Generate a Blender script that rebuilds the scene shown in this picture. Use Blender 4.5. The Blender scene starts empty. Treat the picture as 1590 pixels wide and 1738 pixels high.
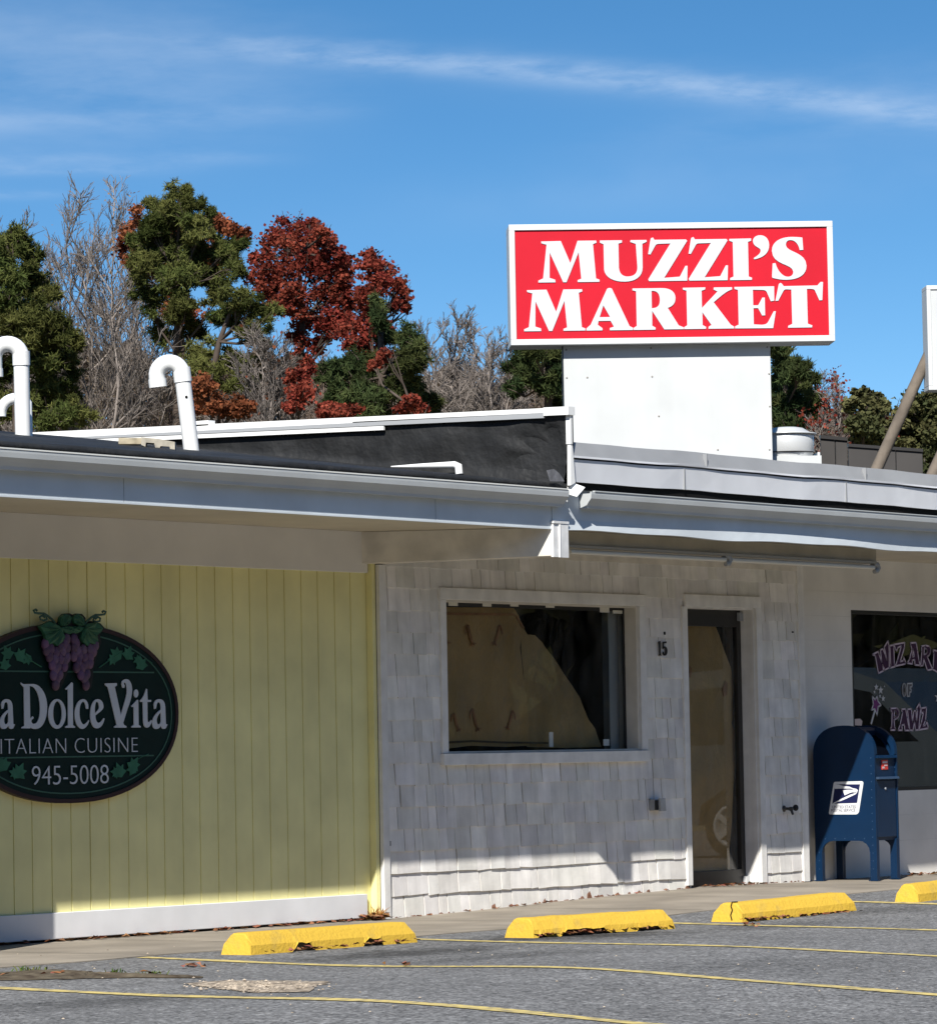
import bpy, bmesh, math, random
from mathutils import Vector, Matrix, noise as mnoise
R = math.radians
SC = bpy.context.scene
COL = SC.collection

# ------------------------------------------------------------------ camera
FPX, PW, PH, CAMH = 7000.0, 1590.0, 1738.0, 1.0828
RV = Vector((0.5914822, -0.8061143, -0.0181260))
UV = Vector((-0.0374369, -0.0499110, 0.9980518))
FV = Vector((0.8054485, 0.5896513, 0.0596999))
CAM = Vector((0, 0, CAMH))
cd = bpy.data.cameras.new('camera')
cam = bpy.data.objects.new('camera', cd); COL.objects.link(cam)
cam.matrix_world = Matrix(((RV.x, UV.x, -FV.x, 0), (RV.y, UV.y, -FV.y, 0), (RV.z, UV.z, -FV.z, CAMH), (0, 0, 0, 1)))
cd.sensor_fit = 'HORIZONTAL'; cd.sensor_width = 36.0; cd.lens = 36.0 * FPX / PW
cd.clip_start = 0.1; cd.clip_end = 5000
SC.camera = cam

# ------------------------------------------------------------------ exposure, sun, sky
SC.view_settings.view_transform = 'Standard'; SC.view_settings.look = 'None'
SC.view_settings.gamma = 1.0; SC.view_settings.exposure = 0.68
SC.render.film_transparent = False
TRAVEL = Vector((2.43, 1.15, -2.40)).normalized()
sl = bpy.data.lights.new('sun', 'SUN'); sl.energy = 4.7; sl.angle = R(0.5); sl.color = (1.0, 0.965, 0.905)
so = bpy.data.objects.new('sun', sl); COL.objects.link(so)
so.rotation_euler = TRAVEL.to_track_quat('-Z', 'Y').to_euler(); so.location = (-20, -10, 30)
SUN_EL = math.asin(-TRAVEL.z); SUN_ROT = math.atan2(-TRAVEL.x, -TRAVEL.y) % (2 * math.pi)

world = bpy.data.worlds.new('World'); SC.world = world; world.use_nodes = True
wn, wl = world.node_tree.nodes, world.node_tree.links
wn.clear()
def WN(t, **k):
    n = wn.new(t)
    for a, b in k.items(): setattr(n, a, b)
    return n
def wm(op, a, b=None, c=None):
    n = wn.new('ShaderNodeMath'); n.operation = op
    for i, v in enumerate((a, b, c)):
        if v is None: continue
        if isinstance(v, (int, float)): n.inputs[i].default_value = v
        else: wl.new(v, n.inputs[i])
    return n.outputs[0]
tc = WN('ShaderNodeTexCoord'); sep = WN('ShaderNodeSeparateXYZ'); wl.new(tc.outputs['Generated'], sep.inputs[0])
# the low sky of a dry autumn noon is deep blue: read the sky model a little above the true elevation
zz = wm('ADD', wm('MULTIPLY', sep.outputs[2], 2.1), 0.012)
cmb = WN('ShaderNodeCombineXYZ'); wl.new(sep.outputs[0], cmb.inputs[0]); wl.new(sep.outputs[1], cmb.inputs[1]); wl.new(zz, cmb.inputs[2])
nrm = WN('ShaderNodeVectorMath', operation='NORMALIZE'); wl.new(cmb.outputs[0], nrm.inputs[0])
sky = WN('ShaderNodeTexSky'); sky.sky_type = 'NISHITA'; sky.sun_disc = False
sky.sun_elevation = SUN_EL; sky.sun_rotation = SUN_ROT
sky.altitude = 200; sky.air_density = 1.0; sky.dust_density = 0.25; sky.ozone_density = 2.4
wl.new(nrm.outputs[0], sky.inputs[0])
hsv = WN('ShaderNodeHueSaturation'); hsv.inputs['Saturation'].default_value = 1.30; hsv.inputs['Hue'].default_value = 0.4965; hsv.inputs['Value'].default_value = 1.0
wl.new(sky.outputs[0], hsv.inputs['Color'])
# thin cirrus and a spreading contrail, laid out by compass bearing (u) and elevation (v), in milliradian-like units
az = wm('ARCTAN2', sep.outputs[0], sep.outputs[1])
u = wm('MULTIPLY', wm('SUBTRACT', az, math.atan2(FV.x, FV.y)), 7.0)
v = wm('MULTIPLY', wm('ARCSINE', sep.outputs[2]), 7.0)
def wnoise(su, sv, scale, detail, off=0.0):
    c = WN('ShaderNodeCombineXYZ'); wl.new(wm('MULTIPLY', u, su), c.inputs[0]); wl.new(wm('MULTIPLY', v, sv), c.inputs[1]); c.inputs[2].default_value = off
    n = WN('ShaderNodeTexNoise'); n.inputs['Scale'].default_value = scale; n.inputs['Detail'].default_value = detail; n.inputs['Roughness'].default_value = 0.6
    wl.new(c.outputs[0], n.inputs['Vector']); return n.outputs[0]
n_soft = wnoise(1.5, 6.0, 2.0, 6, 3.1); n_fine = wnoise(4.0, 16.0, 2.2, 7, 9.7); n_big = wnoise(1.2, 2.2, 1.6, 4, 5.5)
def smooth(x, lo, hi):
    n = WN('ShaderNodeMapRange'); n.interpolation_type = 'SMOOTHSTEP'; wl.new(x, n.inputs[0])
    n.inputs[1].default_value = lo; n.inputs[2].default_value = hi; n.inputs[3].default_value = 0; n.inputs[4].default_value = 1
    return n.outputs[0]
def streak(a, b, c2, w0, w1, u0, u1, fu, strength, nz, wob=0.02):
    # centre line v = a + b u + c2 u^2, half width w0 + w1 u, faded over fu outside u0..u1
    cen = wm('ADD', wm('ADD', wm('MULTIPLY', u, b), a), wm('MULTIPLY', wm('MULTIPLY', u, u), c2))
    cen = wm('ADD', cen, wm('MULTIPLY', wm('SUBTRACT', nz, 0.5), wob))
    wid = wm('MAXIMUM', wm('ADD', wm('MULTIPLY', u, w1), w0), 0.004)
    d = wm('DIVIDE', wm('SUBTRACT', v, cen), wid)
    g = wm('POWER', 2.718, wm('MULTIPLY', wm('MULTIPLY', d, d), -1.0))
    m = wm('MULTIPLY', smooth(u, u0 - fu, u0 + fu), wm('SUBTRACT', 1.0, smooth(u, u1 - fu, u1 + fu)))
    return wm('MULTIPLY', wm('MULTIPLY', g, m), wm('MULTIPLY', strength * 0.55, smooth(nz, 0.15, 0.80)))
# image (x, y) -> u = (x - 795) / 1000, v about (1290 - y) / 1000 - 0.0186 u
parts = [
 streak(1.172, -0.092, -0.045, 0.020, 0.006, -0.40, 1.6, 0.22, 0.64, n_fine, 0.016),
 streak(1.160, -0.060, 0.0, 0.04, 0.02, -0.1, 1.4, 0.3, 0.14, n_soft, 0.06),
 streak(1.155, 0.03, 0.0, 0.105, -0.03, -2.2, -0.30, 0.28, 0.42, n_soft, 0.10),
 streak(1.230, -0.02, -0.02, 0.05, 0.0, -2.2, -0.45, 0.2, 0.20, n_big, 0.08),
 streak(1.205, -0.045, -0.01, 0.007, 0.0, -0.66, -0.12, 0.12, 0.20, n_fine, 0.012),
 streak(1.105, 0.030, 0.0, 0.016, 0.0, -2.0, -0.22, 0.14, 0.26, n_soft, 0.03),
 streak(1.014, -0.03, -0.03, 0.011, 0.0, -2.0, -0.36, 0.14, 0.36, n_soft, 0.02),
 streak(1.004, 0.0, 0.0, 0.009, 0.0, -2.0, -0.50, 0.10, 0.34, n_fine, 0.014),
 streak(0.963, 0.0, 0.0, 0.008, 0.0, -2.0, -0.70, 0.10, 0.30, n_fine, 0.014),
 streak(1.015, 0.07, 0.0, 0.035, 0.01, 0.30, 1.8, 0.3, 0.22, n_soft, 0.05),
 streak(0.93, 0.05, 0.0, 0.05, 0.0, -0.1, 1.8, 0.4, 0.16, n_big, 0.08),
]
cl = parts[0]
for p_ in parts[1:]: cl = wm('ADD', cl, p_)
cl = wm('MINIMUM', cl, 0.75)
mixc = WN('ShaderNodeMix', data_type='RGBA'); wl.new(cl, mixc.inputs['Factor']); wl.new(hsv.outputs[0], mixc.inputs['A'])
mixc.inputs['B'].default_value = (5.2, 6.1, 7.3, 1)
bg = WN('ShaderNodeBackground'); bg.inputs['Strength'].default_value = 0.088
wl.new(mixc.outputs['Result'], bg.inputs['Color'])
wo = WN('ShaderNodeOutputWorld'); wl.new(bg.outputs[0], wo.inputs['Surface'])

# ------------------------------------------------------------------ measuring helpers
def ray(px, py): return RV * (px - PW / 2) + UV * (PH / 2 - py) + FV * FPX
def PY(px, py, Y): d = ray(px, py); return CAM + d * (Y / d.y)
def PX(px, py, X): d = ray(px, py); return CAM + d * (X / d.x)
def PZ(px, py, z): d = ray(px, py); return CAM + d * ((z - CAMH) / d.z)
def PD(px, py, D): return CAM + ray(px, py) * (D / FPX)
def PP(px, py, o, n): d = ray(px, py); return CAM + d * ((o - CAM).dot(n) / d.dot(n))
def sst(x, a, b):
    t = max(0.0, min(1.0, (x - a) / (b - a))); return t * t * (3 - 2 * t)
def zg(x, y):
    z = -0.073 + 0.08 * sst(x, 23.2, 28.2) - 0.014 * sst(x, 28.6, 29.8)
    if y < 16.2: z -= 0.0
    b = 0.046 * math.exp(-((y - 12.4 - 0.3 * (x - 17.8)) / 1.25) ** 2) * math.exp(-((x - 17.0) / 4.2) ** 2)
    far = -0.02 * max(0.0, 10.6 - y) * sst(x, 13.5, 16.5)
    return max(-0.105, z + b + far)
def PG(px, py):
    d = ray(px, py); z = -0.07
    for _ in range(12):
        P = CAM + d * ((z - CAMH) / d.z); z = 0.5 * z + 0.5 * zg(P.x, P.y)
    return P

# ------------------------------------------------------------------ materials
def mat(name, col, rough=0.6, spec=0.3, metal=0.0, noise=None, bump=None, col2=None, attr=None, streak=None, coat=0.0):
    """noise=(scale, amount) darkens/lightens a little; col2+noise mixes to a second colour; attr multiplies by colour attribute 'tint';
    streak=(scale, amount) vertical weather streaks; bump=(scale, strength)"""
    m = bpy.data.materials.new(name); m.use_nodes = True
    nt = m.node_tree; n, l = nt.nodes, nt.links
    b = n['Principled BSDF']; b.inputs['Roughness'].default_value = rough; b.inputs['Specular IOR Level'].default_value = spec
    b.inputs['Metallic'].default_value = metal; b.inputs['Coat Weight'].default_value = coat
    c = None
    rgb = n.new('ShaderNodeRGB'); rgb.outputs[0].default_value = (*col, 1); c = rgb.outputs[0]
    t = n.new('ShaderNodeTexCoord')
    def tex(scale, detail=5, vec=None, mp=None):
        x = n.new('ShaderNodeTexNoise'); x.inputs['Scale'].default_value = scale; x.inputs['Detail'].default_value = detail
        src = t.outputs['Object']
        if mp:
            q = n.new('ShaderNodeMapping'); q.inputs['Scale'].default_value = mp; l.new(src, q.inputs[0]); src = q.outputs[0]
        l.new(src, x.inputs['Vector']); return x.outputs[0]
    def mixf(fac, a, bcol, lo=0.35, hi=0.65):
        r = n.new('ShaderNodeMapRange'); l.new(fac, r.inputs[0]); r.inputs[1].default_value = lo; r.inputs[2].default_value = hi
        mx = n.new('ShaderNodeMix'); mx.data_type = 'RGBA'; l.new(r.outputs[0], mx.inputs['Factor']); l.new(a, mx.inputs['A'])
        if isinstance(bcol, tuple): mx.inputs['B'].default_value = (*bcol, 1)
        else: l.new(bcol, mx.inputs['B'])
        return mx.outputs['Result']
    def mult(a, fac, lo, hi):
        r = n.new('ShaderNodeMapRange'); l.new(fac, r.inputs[0]); r.inputs[1].default_value = 0.3; r.inputs[2].default_value = 0.7
        r.inputs[3].default_value = lo; r.inputs[4].default_value = hi
        vm = n.new('ShaderNodeVectorMath'); vm.operation = 'SCALE'; l.new(a, vm.inputs[0]); l.new(r.outputs[0], vm.inputs['Scale']); return vm.outputs[0]
    if noise:
        f = tex(noise[0])
        if col2: c = mixf(f, c, col2, *(noise[2:] or (0.35, 0.65)))
        else: c = mult(c, f, 1 - noise[1], 1 + noise[1])
    if streak: c = mult(c, tex(1.0, 4, mp=(streak[0], streak[0], streak[0] * 0.05)), 1 - streak[1], 1 + streak[1] * 0.6)
    if attr:
        a = n.new('ShaderNodeAttribute'); a.attribute_name = 'tint'
        vm = n.new('ShaderNodeVectorMath'); vm.operation = 'MULTIPLY'; l.new(c, vm.inputs[0]); l.new(a.outputs['Color'], vm.inputs[1]); c = vm.outputs[0]
    l.new(c, b.inputs['Base Color'])
    if bump:
        bp = n.new('ShaderNodeBump'); bp.inputs['Strength'].default_value = bump[1]; bp.inputs['Distance'].default_value = bump[2] if len(bump) > 2 else 0.01
        l.new(tex(bump[0]), bp.inputs['Height']); l.new(bp.outputs[0], b.inputs['Normal'])
    return m

def glass_mat(name, tint=(0.90, 0.92, 0.90), ior=1.5, rough=0.0):
    m = bpy.data.materials.new(name); m.use_nodes = True
    n, l = m.node_tree.nodes, m.node_tree.links; n.clear()
    o = n.new('ShaderNodeOutputMaterial'); mx = n.new('ShaderNodeMixShader'); fr = n.new('ShaderNodeFresnel'); fr.inputs[0].default_value = ior
    tr = n.new('ShaderNodeBsdfTransparent'); tr.inputs[0].default_value = (*tint, 1)
    gl = n.new('ShaderNodeBsdfGlossy'); gl.inputs['Roughness'].default_value = rough; gl.inputs['Color'].default_value = (1, 1, 1, 1)
    # slight waviness of the pane
    t = n.new('ShaderNodeTexCoord'); nz = n.new('ShaderNodeTexNoise'); nz.inputs['Scale'].default_value = 1.3; l.new(t.outputs['Object'], nz.inputs['Vector'])
    bp = n.new('ShaderNodeBump'); bp.inputs['Strength'].default_value = 0.02; bp.inputs['Distance'].default_value = 0.02; l.new(nz.outputs[0], bp.inputs['Height']); l.new(bp.outputs[0], gl.inputs['Normal'])
    # dust and wiped smears on the pane
    mp = n.new('ShaderNodeMapping'); mp.inputs['Scale'].default_value = (1.0, 1.0, 0.35); mp.inputs['Rotation'].default_value = (0, 0.6, 0); l.new(t.outputs['Object'], mp.inputs[0])
    dn = n.new('ShaderNodeTexNoise'); dn.inputs['Scale'].default_value = 7; dn.inputs['Detail'].default_value = 8; dn.inputs['Roughness'].default_value = 0.7; l.new(mp.outputs[0], dn.inputs['Vector'])
    dr_ = n.new('ShaderNodeMapRange'); l.new(dn.outputs[0], dr_.inputs[0]); dr_.inputs[1].default_value = 0.42; dr_.inputs[2].default_value = 0.78; dr_.inputs[3].default_value = 0.006; dr_.inputs[4].default_value = 0.10
    df = n.new('ShaderNodeBsdfDiffuse'); df.inputs[0].default_value = (0.5, 0.49, 0.46, 1); dm = n.new('ShaderNodeMixShader'); l.new(dr_.outputs[0], dm.inputs[0]); l.new(tr.outputs[0], dm.inputs[1]); l.new(df.outputs[0], dm.inputs[2])
    l.new(fr.outputs[0], mx.inputs[0]); l.new(dm.outputs[0], mx.inputs[1]); l.new(gl.outputs[0], mx.inputs[2]); l.new(mx.outputs[0], o.inputs[0])
    return m

# ------------------------------------------------------------------ mesh collector
class MB:
    def __init__(s): s.v = []; s.f = []; s.mi = []; s.c = []; s.sm = []
    def add(s, verts, faces, mi=0, tint=(1, 1, 1), smooth=False):
        o = len(s.v); s.v += [tuple(p) for p in verts]
        for f in faces: s.f.append([i + o for i in f]); s.mi.append(mi); s.c.append(tint); s.sm.append(smooth)
        return s
    def box(s, a, b, mi=0, tint=(1, 1, 1)):
        x0, y0, z0 = [min(a[i], b[i]) for i in range(3)]; x1, y1, z1 = [max(a[i], b[i]) for i in range(3)]
        return s.add([(x0, y0, z0), (x1, y0, z0), (x1, y1, z0), (x0, y1, z0), (x0, y0, z1), (x1, y0, z1), (x1, y1, z1), (x0, y1, z1)],
                     [(0, 3, 2, 1), (4, 5, 6, 7), (0, 1, 5, 4), (1, 2, 6, 5), (2, 3, 7, 6), (3, 0, 4, 7)], mi, tint)
    def hexa(s, p8, mi=0, tint=(1, 1, 1)):
        return s.add(p8, [(0, 3, 2, 1), (4, 5, 6, 7), (0, 1, 5, 4), (1, 2, 6, 5), (2, 3, 7, 6), (3, 0, 4, 7)], mi, tint)
    def obox(s, o, U, V, N, mi=0, tint=(1, 1, 1)):
        o, U, V, N = map(Vector, (o, U, V, N))
        return s.hexa([o, o + U, o + U + V, o + V, o + N, o + U + N, o + U + V + N, o + V + N], mi, tint)
    def prism(s, prof, a, b, mi=0, tint=(1, 1, 1), smooth=False):
        """prof: list of Vector offsets; swept from a to b"""
        a, b = Vector(a), Vector(b); n = len(prof)
        vs = [a + Vector(p) for p in prof] + [b + Vector(p) for p in prof]
        s.add(vs, [(i, (i + 1) % n, n + (i + 1) % n, n + i) for i in range(n)], mi, tint, smooth)
        s.add(vs[:n], [tuple(range(n))[::-1]], mi, tint); s.add(vs[n:], [tuple(range(n))], mi, tint)
        return s
    def tube(s, pts, rad, seg=12, mi=0, tint=(1, 1, 1), cap=True, smooth=True):
        pts = [Vector(p) for p in pts]; n = len(pts)
        if not hasattr(rad, '__len__'): rad = [rad] * n
        t0 = (pts[1] - pts[0]).normalized(); ref = Vector((0, 0, 1)) if abs(t0.z) < 0.9 else Vector((1, 0, 0))
        nx = t0.cross(ref).normalized(); vs = []
        for i in range(n):
            t = (pts[min(i + 1, n - 1)] - pts[max(i - 1, 0)]).normalized()
            nx = (nx - t * nx.dot(t)); nx = nx.normalized() if nx.length > 1e-6 else t.orthogonal().normalized(); ny = t.cross(nx)
            for k in range(seg):
                a = 2 * math.pi * k / seg; vs.append(pts[i] + (nx * math.cos(a) + ny * math.sin(a)) * rad[i])
        fs = [(i * seg + k, i * seg + (k + 1) % seg, (i + 1) * seg + (k + 1) % seg, (i + 1) * seg + k) for i in range(n - 1) for k in range(seg)]
        s.add(vs, fs, mi, tint, smooth)
        if cap:
            s.add(vs[:seg], [tuple(range(seg))[::-1]], mi, tint); s.add(vs[-seg:], [tuple(range(seg))], mi, tint)
        return s
    def lathe(s, c, prof, seg=32, mi=0, axis=None, smooth=True, tint=(1, 1, 1)):
        """prof: (r, z) pairs about c along axis"""
        c = Vector(c); A = Vector(axis or (0, 0, 1)).normalized(); X = A.orthogonal().normalized(); Y = A.cross(X); vs = []
        for r, z in prof:
            for k in range(seg):
                a = 2 * math.pi * k / seg; vs.append(c + A * z + (X * math.cos(a) + Y * math.sin(a)) * r)
        return s.add(vs, [(i * seg + k, i * seg + (k + 1) % seg, (i + 1) * seg + (k + 1) % seg, (i + 1) * seg + k) for i in range(len(prof) - 1) for k in range(seg)], mi, tint, smooth)
    def ball(s, c, r, mi=0, sc=(1, 1, 1), seg=10, rings=6, tint=(1, 1, 1), fr=None):
        c = Vector(c); vs = []; fs = []
        ax = fr or (Vector((1, 0, 0)), Vector((0, 1, 0)), Vector((0, 0, 1)))
        for i in range(rings + 1):
            th = math.pi * i / rings
            for k in range(seg):
                a = 2 * math.pi * k / seg
                vs.append(c + ax[0] * (r * sc[0] * math.sin(th) * math.cos(a)) + ax[1] * (r * sc[1] * math.sin(th) * math.sin(a)) + ax[2] * (r * sc[2] * math.cos(th)))
        for i in range(rings):
            for k in range(seg): fs.append((i * seg + k, i * seg + (k + 1) % seg, (i + 1) * seg + (k + 1) % seg, (i + 1) * seg + k))
        return s.add(vs, fs, mi, tint, True)
    def build(s, name, mats, parent=None, bevel=0.0, jitter=0.0, **props):
        org = ROOTS.get(parent.name, Vector()) if parent else None
        if parent is None:
            n = len(s.v); org = Vector((sum(p[0] for p in s.v) / n, sum(p[1] for p in s.v) / n, min(p[2] for p in s.v)))
        me = bpy.data.meshes.new(name); me.from_pydata([tuple(Vector(p) - org) for p in s.v], [], s.f)
        if not isinstance(mats, (list, tuple)): mats = [mats]
        for m in mats: me.materials.append(m)
        me.polygons.foreach_set('material_index', s.mi); me.polygons.foreach_set('use_smooth', s.sm)
        if any(c != (1, 1, 1) for c in s.c):
            at = me.color_attributes.new('tint', 'FLOAT_COLOR', 'CORNER'); buf = []
            for f, c in zip(s.f, s.c): buf += [c[0], c[1], c[2], 1.0] * len(f)
            at.data.foreach_set('color', buf)
        else:
            at = me.color_attributes.new('tint', 'FLOAT_COLOR', 'CORNER'); at.data.foreach_set('color', [1.0] * (4 * len(me.loops)))
        me.validate(); me.update()
        o = bpy.data.objects.new(name, me); COL.objects.link(o)
        if parent: o.parent = parent
        else: o.location = org
        ROOTS[o.name] = org
        if bevel:
            b = o.modifiers.new('bevel', 'BEVEL'); b.width = bevel; b.segments = 2; b.limit_method = 'ANGLE'; b.angle_limit = R(40)
        tag(o, **props)
        return o
ROOTS = {}
def tag(o, label=None, cat=None, group=None, kind=None):
    if label: o['label'] = label
    if cat: o['category'] = cat
    if group: o['group'] = group
    if kind: o['kind'] = kind
    return o
def thing(name, loc, label, cat, group=None, kind=None):
    o = bpy.data.objects.new(name, None); COL.objects.link(o); o.location = loc; o.empty_display_size = 0.2
    ROOTS[o.name] = Vector(loc); return tag(o, label, cat, group, kind)

# ------------------------------------------------------------------ flat lettering: svg-like paths -> solid meshes
def path_loops(d):
    tk = d.replace(',', ' ').split(); i = 0; loops = []; cur = []; p = (0, 0); cmd = 'L'
    def num():
        nonlocal i
        x = float(tk[i]); y = float(tk[i + 1]); i += 2; return (x, y)
    while i < len(tk):
        if tk[i] in 'MLCQZE': cmd = tk[i]; i += 1
        if cmd == 'Z':
            if cur: loops.append(cur); cur = []
            continue
        if cmd == 'E':                      # ellipse: cx cy rx ry
            c = num(); r_ = num(); loops.append([(c[0] + r_[0] * math.cos(2 * math.pi * k / 28), c[1] + r_[1] * math.sin(2 * math.pi * k / 28)) for k in range(28)])
        elif cmd == 'M': p = num(); cur = [p]; cmd = 'L'
        elif cmd == 'L': p = num(); cur.append(p)
        elif cmd == 'C':
            a, b, c = num(), num(), num()
            for k in range(1, 9):
                t = k / 8; q = 1 - t
                cur.append(tuple(q**3 * p[j] + 3 * q * q * t * a[j] + 3 * q * t * t * b[j] + t**3 * c[j] for j in (0, 1)))
            p = c
        elif cmd == 'Q':
            a, c = num(), num()
            for k in range(1, 7):
                t = k / 6; q = 1 - t
                cur.append(tuple(q * q * p[j] + 2 * q * t * a[j] + t * t * c[j] for j in (0, 1)))
            p = c
    if cur: loops.append(cur)
    return loops
def solid2d(loops, depth):
    """filled, extruded outline; returns verts (u, v, w) with w in 0..depth, and faces"""
    cu = bpy.data.curves.new('tmp', 'CURVE'); cu.dimensions = '2D'; cu.fill_mode = 'BOTH'; cu.extrude = depth / 2
    for lp in loops:
        sp = cu.splines.new('POLY'); sp.points.add(len(lp) - 1)
        for k, q in enumerate(lp): sp.points[k].co = (q[0], q[1], 0, 1)
        sp.use_cyclic_u = True
    return _curve_mesh(cu, depth)
def _curve_mesh(cu, depth):
    o = bpy.data.objects.new('tmp', cu); COL.objects.link(o)
    dg = bpy.context.evaluated_depsgraph_get(); me = bpy.data.meshes.new_from_object(o.evaluated_get(dg))
    vs = [(q.co.x, q.co.y, q.co.z + depth / 2) for q in me.vertices]; fs = [tuple(f.vertices) for f in me.polygons]
    bpy.data.objects.remove(o); bpy.data.curves.remove(cu); bpy.data.meshes.remove(me)
    return vs, fs
def text2d(txt, u0, u1, v0, v1, depth, weight=0.0, spacing=1.0, shear=0.0):
    """text fitted into the box u0..u1 x v0..v1"""
    cu = bpy.data.curves.new('tmp', 'FONT'); cu.body = txt; cu.extrude = depth / 2; cu.offset = weight; cu.space_character = spacing; cu.shear = shear; cu.resolution_u = 4
    vs, fs = _curve_mesh(cu, depth)
    xs = [q[0] for q in vs]; ys = [q[1] for q in vs]
    sx = (u1 - u0) / (max(xs) - min(xs)); sy = (v1 - v0) / (max(ys) - min(ys))
    return [(u0 + (q[0] - min(xs)) * sx, v0 + (q[1] - min(ys)) * sy, q[2]) for q in vs], fs
class Frame:
    def __init__(s, o, U, V, N): s.o, s.U, s.V, s.N = Vector(o), Vector(U), Vector(V), Vector(N)
    def __call__(s, u, v, w=0.0): return s.o + s.U * u + s.V * v + s.N * w
def put(mb, fr, vf, w=0.0, mi=0, tint=(1, 1, 1)):
    vs, fs = vf; return mb.add([fr(a, b, c + w) for a, b, c in vs], fs, mi, tint)
WALLF = lambda Y: Frame((0, Y, 0), (1, 0, 0), (0, 0, 1), (0, -1, 0))
def wall_loops(d, sx, sy, ox, oy, Y, dx=0.0, dy=0.0):
    """path traced at zoom scale (sx) with origin (ox, oy) -> wall plane y = Y, (x, z) metres"""
    out = []
    for lp in path_loops(d):
        q = [PY(ox + (a + dx) / sx, oy + (b + dy) / sy, Y) for a, b in lp]; out.append([(t.x, t.z) for t in q])
    return out
def ribbon(mb, fr, loop, width, w, th=0.002, mi=0):
    """a raised line along a closed loop"""
    n = len(loop)
    for i in range(n):
        a = Vector(loop[i]); b = Vector(loop[(i + 1) % n]); d = b - a
        if d.length < 1e-6: continue
        d.normalize(); p = Vector((-d.y, d.x)) * width / 2; a2 = a - d * width * 0.35; b2 = b + d * width * 0.35
        mb.hexa([fr(*(a2 - p), w), fr(*(b2 - p), w), fr(*(b2 + p), w), fr(*(a2 + p), w), fr(*(a2 - p), w + th), fr(*(b2 - p), w + th), fr(*(b2 + p), w + th), fr(*(a2 + p), w + th)], mi)

# ================================================================== SETTING: ground, lot, sidewalk, lines
M = {}
def asphalt_mat():
    m = mat('asphalt', (0.125, 0.127, 0.132), 0.9, 0.2, bump=(160, 0.6, 0.004)); nt = m.node_tree; n, l = nt.nodes, nt.links
    b = n['Principled BSDF']; geo = n.new('ShaderNodeNewGeometry')
    def nz(scale, det, rough=0.5):
        x = n.new('ShaderNodeTexNoise'); x.inputs['Scale'].default_value = scale; x.inputs['Detail'].default_value = det; x.inputs['Roughness'].default_value = rough
        l.new(geo.outputs['Position'], x.inputs['Vector']); return x.outputs[0]
    def mr(f, a, c, lo, hi):
        r = n.new('ShaderNodeMapRange'); l.new(f, r.inputs[0])
        for i, q in enumerate((a, c, lo, hi)): r.inputs[i + 1].default_value = q
        return r.outputs[0]
    def mul(a, c):
        x = n.new('ShaderNodeMath'); x.operation = 'MULTIPLY'; l.new(a, x.inputs[0]); l.new(c, x.inputs[1]); return x.outputs[0]
    # aggregate: pale stones and dark binder
    vor = n.new('ShaderNodeTexVoronoi'); vor.inputs['Scale'].default_value = 62; l.new(geo.outputs['Position'], vor.inputs['Vector'])
    sv = n.new('ShaderNodeSeparateColor'); l.new(vor.outputs['Color'], sv.inputs[0])
    f = mr(sv.outputs[0], 0.0, 1.0, 0.42, 1.50); v2_ = n.new('ShaderNodeTexVoronoi'); v2_.inputs['Scale'].default_value = 31; l.new(geo.outputs['Position'], v2_.inputs['Vector']); s2_ = n.new('ShaderNodeSeparateColor'); l.new(v2_.outputs['Color'], s2_.inputs[0]); f = mul(f, mr(s2_.outputs[1], 0.6, 1.0, 0.95, 1.42))
    f = mul(f, mr(nz(28, 4, 0.7), 0.3, 0.7, 0.72, 1.28)); f = mul(f, mr(nz(0.9, 4), 0.3, 0.7, 0.86, 1.14)); f = mul(f, mr(nz(5, 5, 0.7), 0.3, 0.7, 0.88, 1.1))
    # oil and tyre stains where cars stand (each with its own place and outline)
    for (sx, sy, rx, ry, k) in STAINS:
        vm = n.new('ShaderNodeVectorMath'); vm.operation = 'SUBTRACT'; l.new(geo.outputs['Position'], vm.inputs[0]); vm.inputs[1].default_value = (sx, sy, 0)
        v2 = n.new('ShaderNodeVectorMath'); v2.operation = 'MULTIPLY'; l.new(vm.outputs[0], v2.inputs[0]); v2.inputs[1].default_value = (1 / rx, 1 / ry, 0)
        ln = n.new('ShaderNodeVectorMath'); ln.operation = 'LENGTH'; l.new(v2.outputs[0], ln.inputs[0])
        ad = n.new('ShaderNodeMath'); ad.operation = 'ADD'; l.new(ln.outputs['Value'], ad.inputs[0]); l.new(mr(nz(6, 5, 0.7), 0.3, 0.7, -0.45, 0.45), ad.inputs[1])
        f = mul(f, mr(ad.outputs[0], 0.35, 1.15, k, 1.0))
    vm = n.new('ShaderNodeVectorMath'); vm.operation = 'SCALE'; vm.inputs[0].default_value = (0.150, 0.148, 0.145); l.new(f, vm.inputs['Scale'])
    l.new(vm.outputs[0], b.inputs['Base Color']); return m
STAINS = []
for px, py, rx, ry, k in ((690, 1618, 0.9, 0.30, 0.42), (930, 1590, 0.8, 0.26, 0.42), (1050, 1588, 0.6, 0.25, 0.5), (850, 1624, 0.8, 0.25, 0.6), (150, 1702, 0.7, 0.3, 0.6), (1330, 1572, 0.8, 0.2, 0.7), (1500, 1545, 0.6, 0.3, 0.7), (1350, 1640, 0.9, 0.4, 0.82)):
    P = PG(px, py); STAINS.append((P.x, P.y, rx * 1.25, ry * 1.7, k))
M['asphalt'] = asphalt_mat()
M['concrete'] = mat('sidewalk_concrete', (0.255, 0.222, 0.178), 0.9, 0.2, noise=(1.8, 0.16), bump=(60, 0.5, 0.005), streak=(0.9, 0.14))
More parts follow.
